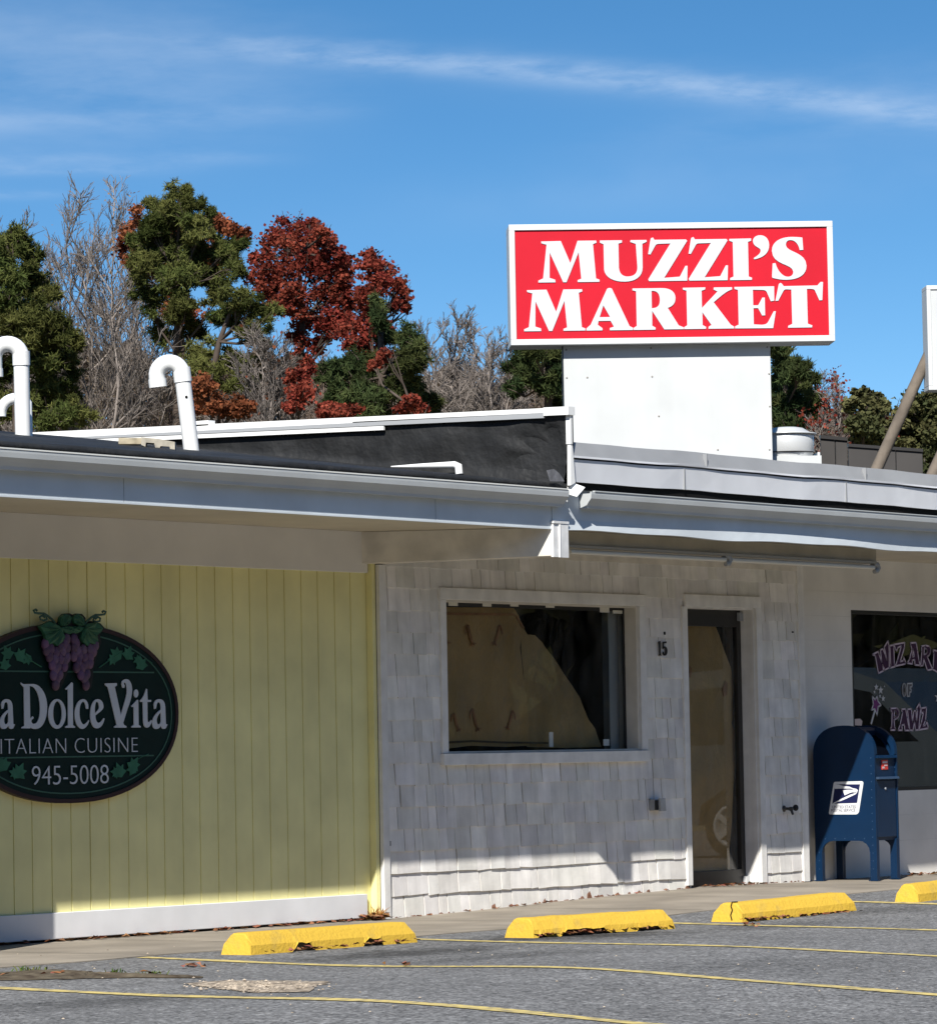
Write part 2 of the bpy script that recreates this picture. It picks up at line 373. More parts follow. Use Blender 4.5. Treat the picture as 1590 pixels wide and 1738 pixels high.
M['dirt'] = mat('dirt', (0.055, 0.042, 0.030), 0.95, 0.1, noise=(9, 0.4), col2=(0.12, 0.10, 0.07), bump=(40, 0.8, 0.01))
M['earth'] = mat('earth', (0.20, 0.17, 0.10), 0.95, 0.1, noise=(0.3, 0.3))

g = MB(); S = 2500
g.add([(-S, -S, -0.14), (S, -S, -0.14), (S, S, -0.14), (-S, S, -0.14)], [(0, 1, 2, 3)])
g.build('ground', M['earth'], kind='structure')
def EDGE(x): return 16.30 + 0.035 * math.sin(x * 1.7) + 0.02 * math.sin(x * 4.3 + 1)
lot = MB(); nx, ny = 240, 60; x0, x1, y0 = -4.0, 56.0, 1.5; vs = []
for j in range(ny + 1):
    for i in range(nx + 1):
        x = x0 + (x1 - x0) * i / nx; y = y0 + (EDGE(x) + 0.05 - y0) * j / ny; vs.append((x, y, zg(x, y)))
lot.add(vs, [(j * (nx + 1) + i, j * (nx + 1) + i + 1, (j + 1) * (nx + 1) + i + 1, (j + 1) * (nx + 1) + i) for j in range(ny) for i in range(nx)], smooth=True)
lot_o = lot.build('parking_lot', M['asphalt'], kind='structure'); ROOTS['lotroot'] = ROOTS[lot_o.name]
walk = MB(); nx, ny = 240, 8; vs = []
for j in range(ny + 1):
    for i in range(nx + 1):
        x = x0 + (x1 - x0) * i / nx; y = EDGE(x) + (18.6 - EDGE(x)) * j / ny; vs.append((x, y, zg(x, y) + 0.006))
nv = len(vs)
fs = [(j * (nx + 1) + i, j * (nx + 1) + i + 1, (j + 1) * (nx + 1) + i + 1, (j + 1) * (nx + 1) + i) for j in range(ny) for i in range(nx)]
vs += [(p[0], p[1], p[2] - 0.05) for p in vs[:nx + 1]]
fs += [(nv + i, nv + i + 1, i + 1, i) for i in range(nx)]
walk.add(vs, fs)
walk_o = walk.build('sidewalk', M['concrete'], kind='structure')
# joints in the slab
jt = MB()
for k in range(18):
    x = 16.0 + 1.52 * k
    jt.add([(x, 16.36, zg(x, 16.36) + 0.0085), (x + 0.012, 16.36, zg(x, 16.36) + 0.0085), (x + 0.012, 18.2, zg(x, 18.2) + 0.0085), (x, 18.2, zg(x, 18.2) + 0.0085)], [(0, 1, 2, 3)])
jt.build('expansion_joint', mat('joint_filler', (0.10, 0.09, 0.075), 0.9), walk_o)

M['line'] = mat('line_paint', (0.56, 0.44, 0.16), 0.8, 0.2, noise=(14, 0.3, 0.44, 0.68), col2=(0.22, 0.19, 0.12), bump=(160, 0.4, 0.003))
def strip(x, ya, yb, w=0.135):
    b = MB(); n = int((ya - yb) / 0.12); vs = []
    for i in range(n + 1):
        y = ya + (yb - ya) * i / n; xc = x + 0.25 * (y - 16) + 0.012 * math.sin(y * 2.1 + x); ww = w * (0.92 + 0.12 * math.sin(y * 5 + x))
        for s_ in (-0.5, 0.5): vs.append((xc + s_ * ww, y, zg(xc + s_ * ww, y) + 0.004))
    b.add(vs, [(2 * i, 2 * i + 1, 2 * i + 3, 2 * i + 2) for i in range(n)]); return b
for X0 in (13.85, 16.3, 18.75, 21.25, 23.75, 26.25, 28.75, 31.25):
    strip(X0, 16.26 if X0 != 16.3 else 16.0, 6.5).build('parking_line', M['line'], lot_o)

# dirt strip at the left edge of the lot and a broken-out patch of old concrete
random.seed(5)
def patch(outline, n, h, name, m, kind, rough=0.012, seed=1, parent=None, **kw):
    """a low heap of broken ground inside a pixel-independent outline of (x, y) points"""
    rnd = random.Random(seed); b = MB(); cx = sum(p[0] for p in outline) / len(outline); cy = sum(p[1] for p in outline) / len(outline)
    rings = 7; seg = 40; vs = []
    def rad(a):
        best = None
        for i in range(len(outline)):
            p, q = Vector(outline[i]), Vector(outline[(i + 1) % len(outline)]); d = Vector((math.cos(a), math.sin(a))); e = q - p; c0 = Vector((cx, cy))
            den = d.x * e.y - d.y * e.x
            if abs(den) < 1e-9: continue
            t = ((p - c0).x * e.y - (p - c0).y * e.x) / den; s_ = ((p - c0).x * d.y - (p - c0).y * d.x) / den
            if t > 0 and -1e-6 <= s_ <= 1.000001: best = t if best is None else max(best, t)
        return best or 0.1
    rr = [rad(2 * math.pi * k / seg) * rnd.uniform(0.82, 1.08) for k in range(seg)]
    for i in range(rings + 1):
        f = i / rings
        for k in range(seg):
            a = 2 * math.pi * k / seg; x = cx + rr[k] * f * math.cos(a); y = cy + rr[k] * f * math.sin(a)
            vs.append((x, y, zg(x, y) + 0.004 + (h * (1 - f * f) + rnd.uniform(-rough, rough)) * (1 if i < rings else 0)))
    b.add(vs, [(i * seg + k, i * seg + (k + 1) % seg, (i + 1) * seg + (k + 1) % seg, (i + 1) * seg + k) for i in range(rings) for k in range(seg)])
    return b.build(name, m, parent, kind=kind, **kw)
def gxy(*pts): return [(PG(*p).x, PG(*p).y) for p in pts]
patch(gxy((-60, 1655), (-60, 1667), (100, 1664), (260, 1660), (345, 1662), (330, 1658), (230, 1656), (150, 1651), (60, 1647)), 0, 0.014, 'dirt_strip', M['dirt'], 'structure', 0.008, 3)
M['rubble'] = mat('broken_concrete', (0.40, 0.33, 0.25), 0.95, 0.1, noise=(22, 0.4, 0.4, 0.6), col2=(0.17, 0.14, 0.11), bump=(60, 0.8, 0.01))
patch(gxy((300, 1672), (360, 1679), (430, 1686), (520, 1690), (535, 1679), (560, 1668), (480, 1664), (390, 1666)), 0, 0.004, 'broken_patch', M['rubble'], 'structure', 0.007, 4)
M['stone'] = mat('pebble', (0.42, 0.36, 0.29), 0.9, 0.2, noise=(8, 0.25), attr=True)
peb = MB(); rnd = random.Random(9); ic = [(0, 0, 1), (0.9, 0, 0.2), (0.28, 0.85, 0.2), (-0.72, 0.5, 0.25), (-0.7, -0.55, 0.2), (0.3, -0.85, 0.2), (0, 0, -0.3)]
icf = [(0, 1, 2), (0, 2, 3), (0, 3, 4), (0, 4, 5), (0, 5, 1), (6, 2, 1), (6, 3, 2), (6, 4, 3), (6, 5, 4), (6, 1, 5)]
for k in range(430):
    px = rnd.gauss(430, 52); py = rnd.gauss(1677, 4.6)
    if k > 330: px = rnd.uniform(0, 1590); py = rnd.uniform(1645, 1735) if rnd.random() < 0.35 else rnd.uniform(1590, 1650) + (10 if px < 400 else 0)
    if k > 330 and px > 1000: py = rnd.uniform(1600, 1735)
    P = PG(px, py); r = rnd.uniform(0.004, 0.014) if k <= 330 else rnd.uniform(0.004, 0.009); a = rnd.random() * 6.28; t = rnd.uniform(0.5, 1.2)
    peb.add([(P.x + r * (q[0] * math.cos(a) - q[1] * math.sin(a)) * 1.3, P.y + r * (q[0] * math.sin(a) + q[1] * math.cos(a)), zg(P.x, P.y) + 0.006 + r * q[2] * 0.7) for q in ic], icf, 0, (t, t * 0.97, t * 0.92))
peb.build('loose_gravel', M['stone'], label='loose pale gravel and crumbs of concrete lying on the asphalt', cat='gravel', kind='stuff')
# fallen leaves: along the base board, under the wheel stops, on the walk
M['deadleaf'] = mat('dead_leaf', (0.20, 0.085, 0.045), 0.8, 0.2, attr=True)
lf = MB(); rnd = random.Random(21)
def leaf_at(x, y, z, s=1.0):
    a = rnd.random() * 6.28; L = rnd.uniform(0.02, 0.05) * s; W = L * rnd.uniform(0.45, 0.7); c, q = math.cos(a), math.sin(a); u_ = rnd.uniform(0.0, 0.025) * s; w_ = rnd.uniform(0, 0.02) * s
    t = rnd.uniform(0.4, 1.5); tint = (t, t * rnd.uniform(0.75, 1.25), t * rnd.uniform(0.6, 1.2))
    lf.add([(x - c * L, y - q * L, z), (x + q * W, y - c * W, z + u_), (x + c * L, y + q * L, z + w_), (x - q * W, y + c * W, z + u_ * 0.6)], [(0, 1, 2), (0, 2, 3)], 0, tint)
for k in range(110):
    x = rnd.uniform(20.3, 23.66) if rnd.random() < 0.8 else rnd.uniform(18.9, 20.3); leaf_at(x, 18.22 - abs(rnd.gauss(0, 0.035)), zg(x, 18.2) + 0.012, 1.0)
for k in range(40): leaf_at(rnd.gauss(23.6, 0.05), rnd.uniform(18.1, 18.24), -0.06 + rnd.random() * 0.03, 1.0)
for k in range(60): x = rnd.uniform(23.8, 29.4); leaf_at(x, 18.17 - abs(rnd.gauss(0, 0.03)), zg(x, 18.1) + 0.010, 0.7)
for k in range(50): x = rnd.uniform(28.0, 28.8); leaf_at(x, rnd.uniform(18.05, 18.3), zg(x, 18.1) + 0.010, 0.8)
for k in range(40): x = rnd.uniform(30.8, 32.2); leaf_at(x, 18.2 - abs(rnd.gauss(0, 0.1)), zg(x, 18.1) + 0.012, 1.0)
for (a, b_, n) in (((905, 1593), (1140, 1577), 90), ((1262, 1566), (1452, 1546), 80), ((1540, 1530), (1590, 1526), 25), ((440, 1622), (700, 1601), 45)):
    A = PG(*a); B = PG(*b_)
    for k in range(n):
        t = rnd.random(); leaf_at(A.x + (B.x - A.x) * t + rnd.gauss(0, 0.02), A.y + (B.y - A.y) * t - abs(rnd.gauss(0, 0.03)) + 0.01, zg(A.x, A.y) + 0.012 + rnd.random() * 0.01, 0.8)
for (px, py, n, sg) in ((330, 1643, 14, 10), (660, 1641, 4, 30), (690, 1640, 3, 10), (1275, 1573, 10, 14), (60, 1658, 7, 40), (235, 1655, 5, 30)):
    for k in range(n): P = PG(rnd.gauss(px, sg), rnd.gauss(py, 1.5)); leaf_at(P.x, P.y, zg(P.x, P.y) + 0.009, 0.9)
lf.build('fallen_leaves', M['deadleaf'], label='brown and red fallen leaves gathered along the wall base and wheel stops', cat='leaves', kind='stuff')

# ================================================================== RESTAURANT BUILDING (left, yellow)
M['yellow'] = mat('yellow_siding', (0.82, 0.76, 0.37), 0.65, 0.25, noise=(2.5, 0.09), streak=(1.6, 0.09), bump=(90, 0.12, 0.004))
M['greytrim'] = mat('grey_trim', (0.74, 0.715, 0.675), 0.6, 0.25, noise=(3, 0.05), streak=(1.0, 0.05))
M['whitetrim'] = mat('white_trim', (0.72, 0.72, 0.72), 0.55, 0.3, noise=(3, 0.06), streak=(2, 0.05))
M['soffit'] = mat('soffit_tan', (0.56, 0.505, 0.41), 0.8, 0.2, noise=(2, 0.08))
M['fascia'] = mat('fascia_blue_grey', (0.56, 0.605, 0.635), 0.45, 0.35, noise=(4, 0.05), streak=(1.5, 0.05))
M['gutter'] = mat('gutter_grey', (0.47, 0.49, 0.49), 0.42, 0.45, noise=(3, 0.06), streak=(1.5, 0.06))
M['membrane'] = mat('black_membrane', (0.019, 0.0195, 0.020), 0.65, 0.25, noise=(2.5, 0.3), bump=(2.2, 1.0, 0.10))
M['dark'] = mat('dark_void', (0.008, 0.008, 0.008), 0.9, 0.1)
YW = 18.27; XL, XC = 15.0, 23.70
rest = thing('restaurant_building', (20.0, YW, -0.08), 'low yellow board building with black flat roof and grey eave, at the left', 'building')
wv = MB()
# grooved boards: each board a shallow slab with dark grooves between (one wall mesh)
edges = []
gpx = [18, 49.5, 82.5, 115.5, 147.5, 180, 212.5, 243.5, 273.5, 305, 334, 364.5, 394.5, 423, 453, 482, 510.5, 538.5, 567, 594]
xs = [PY(p, 1000, YW).x for p in gpx]; step = (xs[-1] - xs[0]) / (len(xs) - 1)
x = xs[0]
while x > XL: x -= step; xs.insert(0, x)
xs.append(XC - 0.02)
ZB, ZT = -0.09, 2.46
for a, b_ in zip(xs[:-1], xs[1:]):
    gw = 0.0055 if abs(a - PY(147.5, 1000, YW).x) > 0.02 else 0.008
    wv.box((a + gw, YW, ZB), (b_ - gw, YW + 0.05, ZT))
    wv.box((b_ - gw, YW + 0.008, ZB), (b_ + gw, YW + 0.05, ZT))
wv.box((XC - 0.02, 18.215, ZB), (XC + 0.02, YW + 0.10, 2.52))      # yellow-painted end board
wv.box((XL, YW + 0.05, ZB), (XC - 0.03, YW + 0.15, 2.74))
wv.box((XL, 26.0, ZB), (XC, 26.12, 3.9)); wv.box((XL - 0.12, 17.2, ZB), (XL, 26.0, 3.0))
wall_y = wv.build('wall', M['yellow'], rest)
fr_ = MB(); fr_.box((XL, YW - 0.028, 2.44), (23.672, YW + 0.04, 2.738)); fr_.build('frieze_board', M['greytrim'], rest, bevel=0.003)
fr_ = MB(); fr_.box((XL, YW - 0.030, -0.050), (23.60, YW - 0.001, 0.122)); fr_.build('base_board', M['whitetrim'], rest, bevel=0.004)
fr_ = MB(); fr_.box((XL, YW - 0.012, -0.09), (23.62, YW - 0.001, -0.048)); fr_.build('sill_gap', M['dark'], rest)
# unseen block added past the frame edge to shade the wall's left end
pr = MB(); pr.box((17.9, 17.53, -0.09), (18.75, YW - 0.03, 2.73)); pr.build('shadow_caster', M['whitetrim'], rest, bevel=0.005)
EY = 17.05
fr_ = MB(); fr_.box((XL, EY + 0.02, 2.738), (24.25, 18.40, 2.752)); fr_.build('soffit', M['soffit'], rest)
fr_ = MB()
for a, b_ in ((XL, 19.62), (19.626, 22.9), (22.906, 24.30)): fr_.box((a, EY, 2.722), (b_, EY + 0.02, 3.02))
fr_.box((XL, EY - 0.006, 2.722), (24.30, EY - 0.001, 2.732))
fr_.build('fascia', M['fascia'], rest)
GP = [(0.0, 2.885), (-0.055, 2.885), (-0.060, 2.905), (-0.078, 2.930), (-0.100, 2.955), (-0.104, 2.985), (-0.104, 3.004), (-0.092, 3.004), (-0.092, 2.992), (-0.010, 2.992), (0.0, 2.96)]
def gutter(x0, x1, name, par, m):
    b = MB(); b.prism([(0, q[0] - 0.002, q[1]) for q in GP], (x0, EY, 0), (x1, EY, 0))
    x = x0 + 0.4
    while x < x1 - 0.1: b.box((x, EY - 0.09, 3.0), (x + 0.025, EY + 0.01, 3.010)); x += 0.76
    return b.build(name, m, par)
gutter(XL, 24.38, 'gutter', rest, M['gutter'])
lip = MB(); lip.box((XL, EY - 0.110, 3.0045), (24.36, EY - 0.088, 3.013)); lip.build('gutter_lip', mat('gutter_lip_white', (0.72, 0.72, 0.68), 0.5, 0.3), rest)
# roof: black membrane rising gently to the back, rolled over the eave edge
rf = MB(); rnd = random.Random(3); nxr, nyr = 60, 22; vs = []
def RZ(y): return 3.055 + 0.131 * (y - 17.0)
for j in range(nyr + 1):
    for i in range(nxr + 1):
        x = XL + (24.42 - XL) * i / nxr; y = 17.0 + 9.0 * j / nyr
        z = RZ(y) + 0.006 * math.sin(x * 3.1 + y) * (1 if j else 0.3) + 0.004 * rnd.uniform(-1, 1)
        if y > 22.6: z = RZ(22.6) - 0.02 * (y - 22.6)
        vs.append((x, y, z))
nv = len(vs); fs = [(j * (nxr + 1) + i, j * (nxr + 1) + i + 1, (j + 1) * (nxr + 1) + i + 1, (j + 1) * (nxr + 1) + i) for j in range(nyr) for i in range(nxr)]
vs += [(p[0], 16.985 + 0.004 * math.sin(p[0] * 5), 3.028) for p in vs[:nxr + 1]]; fs += [(nv + i, nv + i + 1, i + 1, i) for i in range(nxr)]
vs += [(p[0], 17.03, 2.995) for p in vs[:nxr + 1]]; fs += [(nv + nxr + 1 + i, nv + nxr + 2 + i, nv + i + 1, nv + i) for i in range(nxr)]
rf.add(vs, fs, smooth=True); rf.build('roof', M['membrane'], rest)

# ================================================================== MARKET BUILDING (right, white shingles)
M['shingle'] = mat('painted_shingle', (0.745, 0.725, 0.685), 0.75, 0.2, noise=(5, 0.12), streak=(16, 0.09), bump=(70, 0.35, 0.004), attr=True)
M['whitewood'] = mat('weathered_white_wood', (0.73, 0.715, 0.68), 0.65, 0.25, noise=(7, 0.10), streak=(9, 0.09), bump=(60, 0.3, 0.003))
M['block'] = mat('white_block', (0.75, 0.725, 0.675), 0.75, 0.2, noise=(2.5, 0.08), streak=(2, 0.06), bump=(90, 0.25, 0.004))
M['beam'] = mat('dirty_white_board', (0.64, 0.60, 0.53), 0.75, 0.2, noise=(5, 0.18), bump=(50, 0.3, 0.003))
M['metal'] = mat('parapet_metal', (0.66, 0.67, 0.69), 0.42, 0.4, 0.0, noise=(2.2, 0.07), streak=(1.2, 0.08))
M['metal2'] = mat('parapet_cap_metal', (0.27, 0.275, 0.28), 0.5, 0.4, 0.0, noise=(3, 0.08))
mk = thing('market_building', (26.6, 18.2, 0.0), 'white shingled storefront building with papered window, at the right', 'building')
SY = 18.20
W0, W1, WZ0, WZ1 = PY(755, 1150, SY).x, PY(1083, 1150, SY).x, 1.125, 2.262      # window opening
D0, D1, DZ1 = PY(1167, 1250, SY).x, PY(1284, 1250, SY).x, 2.275                  # door opening
XR = 29.56
core = MB(); cy0, cy1 = SY + 0.012, SY + 0.16
core.box((XC + 0.04, cy0, -0.1), (W0, cy1, 2.74)); core.box((W1, cy0, -0.1), (D0, cy1, 2.74)); core.box((D1, cy0, -0.1), (XR, cy1, 2.74))
core.box((W0, cy0, -0.1), (W1, cy1, WZ0)); core.box((W0, cy0, WZ1), (W1, cy1, 2.74)); core.box((D0, cy0, DZ1), (D1, cy1, 2.74))
# shop behind: back and side walls so the room is dark
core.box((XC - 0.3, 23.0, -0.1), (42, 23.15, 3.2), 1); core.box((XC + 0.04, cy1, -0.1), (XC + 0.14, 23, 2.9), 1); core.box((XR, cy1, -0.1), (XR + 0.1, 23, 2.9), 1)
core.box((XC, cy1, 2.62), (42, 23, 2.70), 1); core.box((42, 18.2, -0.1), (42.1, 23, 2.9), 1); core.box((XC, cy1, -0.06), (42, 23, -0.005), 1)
core.build('wall', [mat('sheathing_gap_shade', (0.09, 0.085, 0.08), 0.9), mat('dim_interior', (0.06, 0.058, 0.055), 0.9)], mk)  # dark core colour paints shade into the gaps between shingles
# shingles
sh = MB(); rnd = random.Random(12); EXP = 0.160
nrow = 17
for r_ in range(nrow):
    zb = -0.085 + r_ * EXP + (0.02 if r_ else 0)
    if zb > 2.5: break
    x = XC + 0.10 - rnd.uniform(0, 0.1)
    while x < XR - 0.085:
        w = rnd.choice((0.10, 0.12, 0.14, 0.17, 0.20, 0.22, 0.25)) * rnd.uniform(0.9, 1.1)
        if r_ > 14: w *= 1.25
        xa, xb = max(x, XC + 0.10), min(x + w, XR - 0.085); gap = rnd.choice((0.003, 0.004, 0.005, 0.006, 0.007, 0.009, 0.013 if r_ < 8 else 0.004, 0.010 if r_ < 8 else 0.003)); x += w
        if xb - xa < 0.02: continue
        pieces = [(xa + gap, xb, zb, zb + EXP + 0.03)]
        for (o0, o1, q0, q1) in ((W0 - 0.04, W1 + 0.04, WZ0 - 0.05, WZ1 + 0.05), (D0 - 0.04, D1 + 0.04, -1, DZ1 + 0.04)):
            nw = []
            for (a, b_, c, d) in pieces:
                if b_ <= o0 or a >= o1 or d <= q0 or c >= q1: nw.append((a, b_, c, d)); continue
                if a < o0: nw.append((a, o0, c, d))
                if b_ > o1: nw.append((o1, b_, c, d))
                if c < q0: nw.append((max(a, o0), min(b_, o1), c, q0))
                if d > q1: nw.append((max(a, o0), min(b_, o1), q1, d))
            pieces = nw
        t = min(1.10, rnd.gauss(0.965, 0.062)); tint = (t, t * rnd.uniform(0.985, 1.005), t * rnd.uniform(0.97, 1.01))
        dz = rnd.uniform(-0.004, 0.004) - (rnd.random() < 0.12) * rnd.uniform(0, 0.008); th = rnd.uniform(0.009, 0.014); rot = rnd.uniform(-0.004, 0.004); skew = rnd.uniform(-0.005, 0.005)
        for (a, b_, c, d) in pieces:
            if b_ - a < 0.012 or d - c < 0.012: continue
            c2 = c + dz if c == zb else c
            sh.hexa([(a, SY - th, c2 + skew), (b_, SY - th + rot, c2 - skew), (b_, SY + 0.011, c2 - skew), (a, SY + 0.011, c2 + skew),
                     (a + skew, SY + 0.002, d), (b_ + skew, SY + 0.002, d), (b_, SY + 0.011, d), (a, SY + 0.011, d)], 0, tint)
            if r_ == 0 and rnd.random() < 0.85:      # paint worn to red-brown wood at the bottom edge
                for q in range(rnd.choice((1, 1, 2))):
                    cx = rnd.uniform(a, b_); h_ = rnd.uniform(0.006, 0.022) * (2.6 if rnd.random() < 0.15 else 1); ww = rnd.uniform(0.012, 0.04)
                    yy = SY - th - 0.004
                    zq = zg(cx, 18.15) + 0.008
                    sh.add([(cx - ww, yy, zq), (cx + ww, yy, zq), (cx + ww * rnd.uniform(0.2, 0.9), yy + th * h_ / 0.19, zq + h_), (cx - ww * 0.8, yy + th * h_ * 0.6 / 0.19, zq + h_ * 0.6)], [(0, 1, 2, 3)], 1)
sh.build('shingle_siding', [M['shingle'], mat('bare_wood', (0.24, 0.12, 0.075), 0.85, 0.15, noise=(30, 0.4))], mk)
tb = MB(); tb.box((XC + 0.022, SY - 0.022, -0.075), (XC + 0.098, SY + 0.012, 2.50)); tb.build('corner_board', M['whitewood'], mk, bevel=0.003)
tb = MB(); tb.box((XR - 0.085, SY - 0.022, 0.005), (XR + 0.01, SY + 0.10, 2.738)); tb.build('corner_board', M['whitewood'], mk, bevel=0.003)
cap_ = MB(); cap_.box((XC + 0.10, SY - 0.02, 2.60), (XR - 0.09, SY + 0.01, 2.737)); cap_.build('frieze_board', M['beam'], mk)

for hx, hz, hw, hh in ((653, 1098, 0.010, 0.022), (1127.5, 1075, 0.007, 0.012), (661, 1432, 0.007, 0.018), (1345, 1073, 0.006, 0.006)):
    P = PY(hx, hz, SY - 0.012); cs = MB(); cs.box((P.x - hw, SY - 0.020, P.z - hh), (P.x + hw, SY - 0.004, P.z + hh)); cs.build('old_fixing', M['dark'], mk, bevel=0.002)
# window
wn_ = MB(); GYY = SY + 0.125
WX0, WX1 = PY(742, 1010, SY).x, PY(1091, 1010, SY).x
wn_.box((WX0, SY - 0.032, 2.262), (WX1, SY + 0.0, 2.352))
window = wn_.build('window', M['whitewood'], mk, bevel=0.004)
cs = MB(); cs.box((WX0 + 0.005, SY - 0.026, WZ0), (W0, SY + 0.01, WZ1 - 0.001)); cs.build('casing', M['whitewood'], window, bevel=0.003)
cs = MB(); cs.box((W1, SY - 0.026, WZ0), (WX1 - 0.005, SY + 0.01, WZ1 - 0.001)); cs.build('casing', M['whitewood'], window, bevel=0.003)
cs = MB(); cs.box((PY(746, 1290, SY).x, SY - 0.045, 1.035), (PY(1096, 1290, SY).x, SY + 0.0, 1.122)); cs.build('sill', M['whitewood'], window, bevel=0.004)
cs = MB(); cs.box((W1 - 0.012, SY + 0.005, WZ0), (W1 + 0.001, cy1 + 0.02, WZ1)); cs.box((W0 - 0.001, SY + 0.005, WZ0), (W0 + 0.012, cy1 + 0.02, WZ1))
cs.box((W0 + 0.012, SY + 0.005, WZ1 - 0.012), (W1 - 0.012, cy1 + 0.02, WZ1 + 0.001)); cs.box((W0 + 0.012, SY + 0.005, WZ0 - 0.001), (W1 - 0.012, cy1 + 0.02, WZ0 + 0.012)); cs.build('jamb', mat('jamb_cream', (0.62, 0.58, 0.50), 0.7, noise=(6, 0.1)), window)
M['glass'] = glass_mat('window_glass')
cs = MB(); cs.add([(W0 + 0.01, GYY, WZ0 + 0.01), (W1 - 0.01, GYY, WZ0 + 0.01), (W1 - 0.01, GYY, WZ1 - 0.01), (W0 + 0.01, GYY, WZ1 - 0.01)], [(0, 1, 2, 3)]); cs.build('pane', M['glass'], window)
# window lies inside the dark bead
M['bead'] = mat('dark_bead', (0.02, 0.02, 0.02), 0.5)
cs = MB(); cs.box((W0 + 0.012, GYY - 0.012, WZ1 - 0.04), (W1 - 0.012, GYY - 0.002, WZ1 - 0.012)); cs.box((W1 - 0.035, GYY - 0.012, WZ0 + 0.012), (W1 - 0.012, GYY - 0.002, WZ1 - 0.04)); cs.box((W0 + 0.012, GYY - 0.012, WZ0 + 0.012), (W0 + 0.02, GYY - 0.002, WZ1 - 0.04)); cs.build('glazing_bead', M['bead'], window)
# inner post seen through the glass
ip = PY(1030, 1150, GYY + 0.08).x; ip2 = PY(1057, 1150, GYY + 0.08).x
cs = MB(); cs.box((ip, GYY + 0.06, WZ0 - 0.1), (ip2, GYY + 0.12, WZ1 + 0.05)); cs.build('inner_post', mat('grey_post', (0.42, 0.44, 0.44), 0.5), window)
# flecks of tape along the top of the pane
tp = MB(); mt_ = mat('masking_tape', (0.62, 0.60, 0.52), 0.7)
for (a, b_, c, d) in ((757, 1022, 773, 1029), (815, 1023, 830, 1030), (862, 1024, 876, 1030), (922, 1027, 937, 1032), (1014, 1031, 1030, 1040), (1036, 1036, 1052, 1042), (928, 1243, 935, 1268), (1020, 1255, 1030, 1266)):
    A = PY(a, b_, GYY + 0.006); B = PY(c, d, GYY + 0.006); tp = MB(); tp.box((A.x, GYY - 0.016, B.z), (B.x, GYY - 0.0135, A.z)); tp.build('tape_strip', mt_, window)

# door
dr = MB(); DY = SY + 0.125
dr.box((PY(1158, 1010, SY).x, SY - 0.030, DZ1), (PY(1286, 1015, SY).x, SY + 0.0, DZ1 + 0.098))
door = dr.build('door', M['whitewood'], mk, bevel=0.004)
cs = MB(); cs.box((PY(1158.5, 1250, SY).x, SY - 0.024, 0.035), (D0, SY + 0.01, DZ1 - 0.001)); cs.build('casing', M['whitewood'], door, bevel=0.003)
cs = MB(); cs.box((D1, SY - 0.024, 0.02), (PY(1293, 1250, SY).x, SY + 0.01, DZ1 - 0.001)); cs.build('casing', M['whitewood'], door, bevel=0.003)
cs = MB(); cs.box((D1 - 0.012, SY + 0.005, 0.005), (D1 + 0.001, cy1 + 0.02, DZ1)); cs.box((D0 - 0.001, SY + 0.005, 0.005), (D0 + 0.012, cy1 + 0.02, DZ1)); cs.box((D0 + 0.012, SY + 0.005, DZ1 - 0.012), (D1 - 0.012, cy1 + 0.02, DZ1 + 0.001)); cs.build('jamb', M['whitewood'], door)
M['bronze'] = mat('dark_bronze', (0.022, 0.020, 0.018), 0.4, 0.5)
cs = MB(); a, b_ = D0 + 0.013, D1 - 0.013
cs.box((a, DY, 0.012), (a + 0.03, DY + 0.045, DZ1 - 0.014)); cs.box((b_ - 0.06, DY, 0.012), (b_, DY + 0.045, DZ1 - 0.014)); cs.box((a + 0.03, DY, DZ1 - 0.15), (b_ - 0.06, DY + 0.045, DZ1 - 0.014)); cs.box((a + 0.03, DY, 0.012), (b_ - 0.06, DY + 0.045, 0.135))
cs.build('door_frame', M['bronze'], door, bevel=0.002)
cs = MB(); cs.add([(a + 0.03, DY + 0.02, 0.135), (b_ - 0.06, DY + 0.02, 0.135), (b_ - 0.06, DY + 0.02, DZ1 - 0.15), (a + 0.03, DY + 0.02, DZ1 - 0.15)], [(0, 1, 2, 3)]); cs.build('pane', M['glass'], door)
cs = MB(); cs.box((b_ - 0.055, DY - 0.028, DZ1 - 0.10), (b_ + 0.012, DY - 0.002, DZ1 - 0.03)); cs.build('closer_bracket', mat('grey_metal', (0.30, 0.31, 0.32), 0.4, 0.5), door)
cs = MB(); cs.box((b_ - 0.045, DY - 0.04, 0.012), (b_ + 0.012, DY - 0.001, 0.075)); cs.build('floor_pivot', mat('pale_metal', (0.55, 0.56, 0.56), 0.4, 0.5), door)

# white block wall to the right with the shop window
BY = 18.31
bw = MB(); SW0, SW1, SZ0, SZ1 = PY(1447.5, 1200, BY).x, 34.6, 0.735, 2.30
bw.box((XR + 0.012, BY, -0.1), (SW0, BY + 0.15, 2.738)); bw.box((SW1, BY, -0.1), (41.9, BY + 0.15, 2.738)); bw.box((SW0, BY, -0.1), (SW1, BY + 0.15, SZ0)); bw.box((SW0, BY, SZ1), (SW1, BY + 0.15, 2.738))
for zq in (0.30, 0.52, 0.94, 1.36, 1.60, 1.81, 2.03, 2.24, 2.45): bw.box((XR + 0.012, BY - 0.0016, zq), ((SW0 if SZ0 < zq < SZ1 else 41.9), BY - 0.0004, zq + 0.004), 1)
bw.build('block_wall', [M['block'], mat('block_joint', (0.66, 0.64, 0.595), 0.8)], mk)
cs = MB(); cs.box((XR + 0.06, BY - 0.02, 1.0), (XR + 0.10, BY, 1.68)); cs.build('edge_strip', M['whitewood'], mk)
swm = MB(); q = 0.03
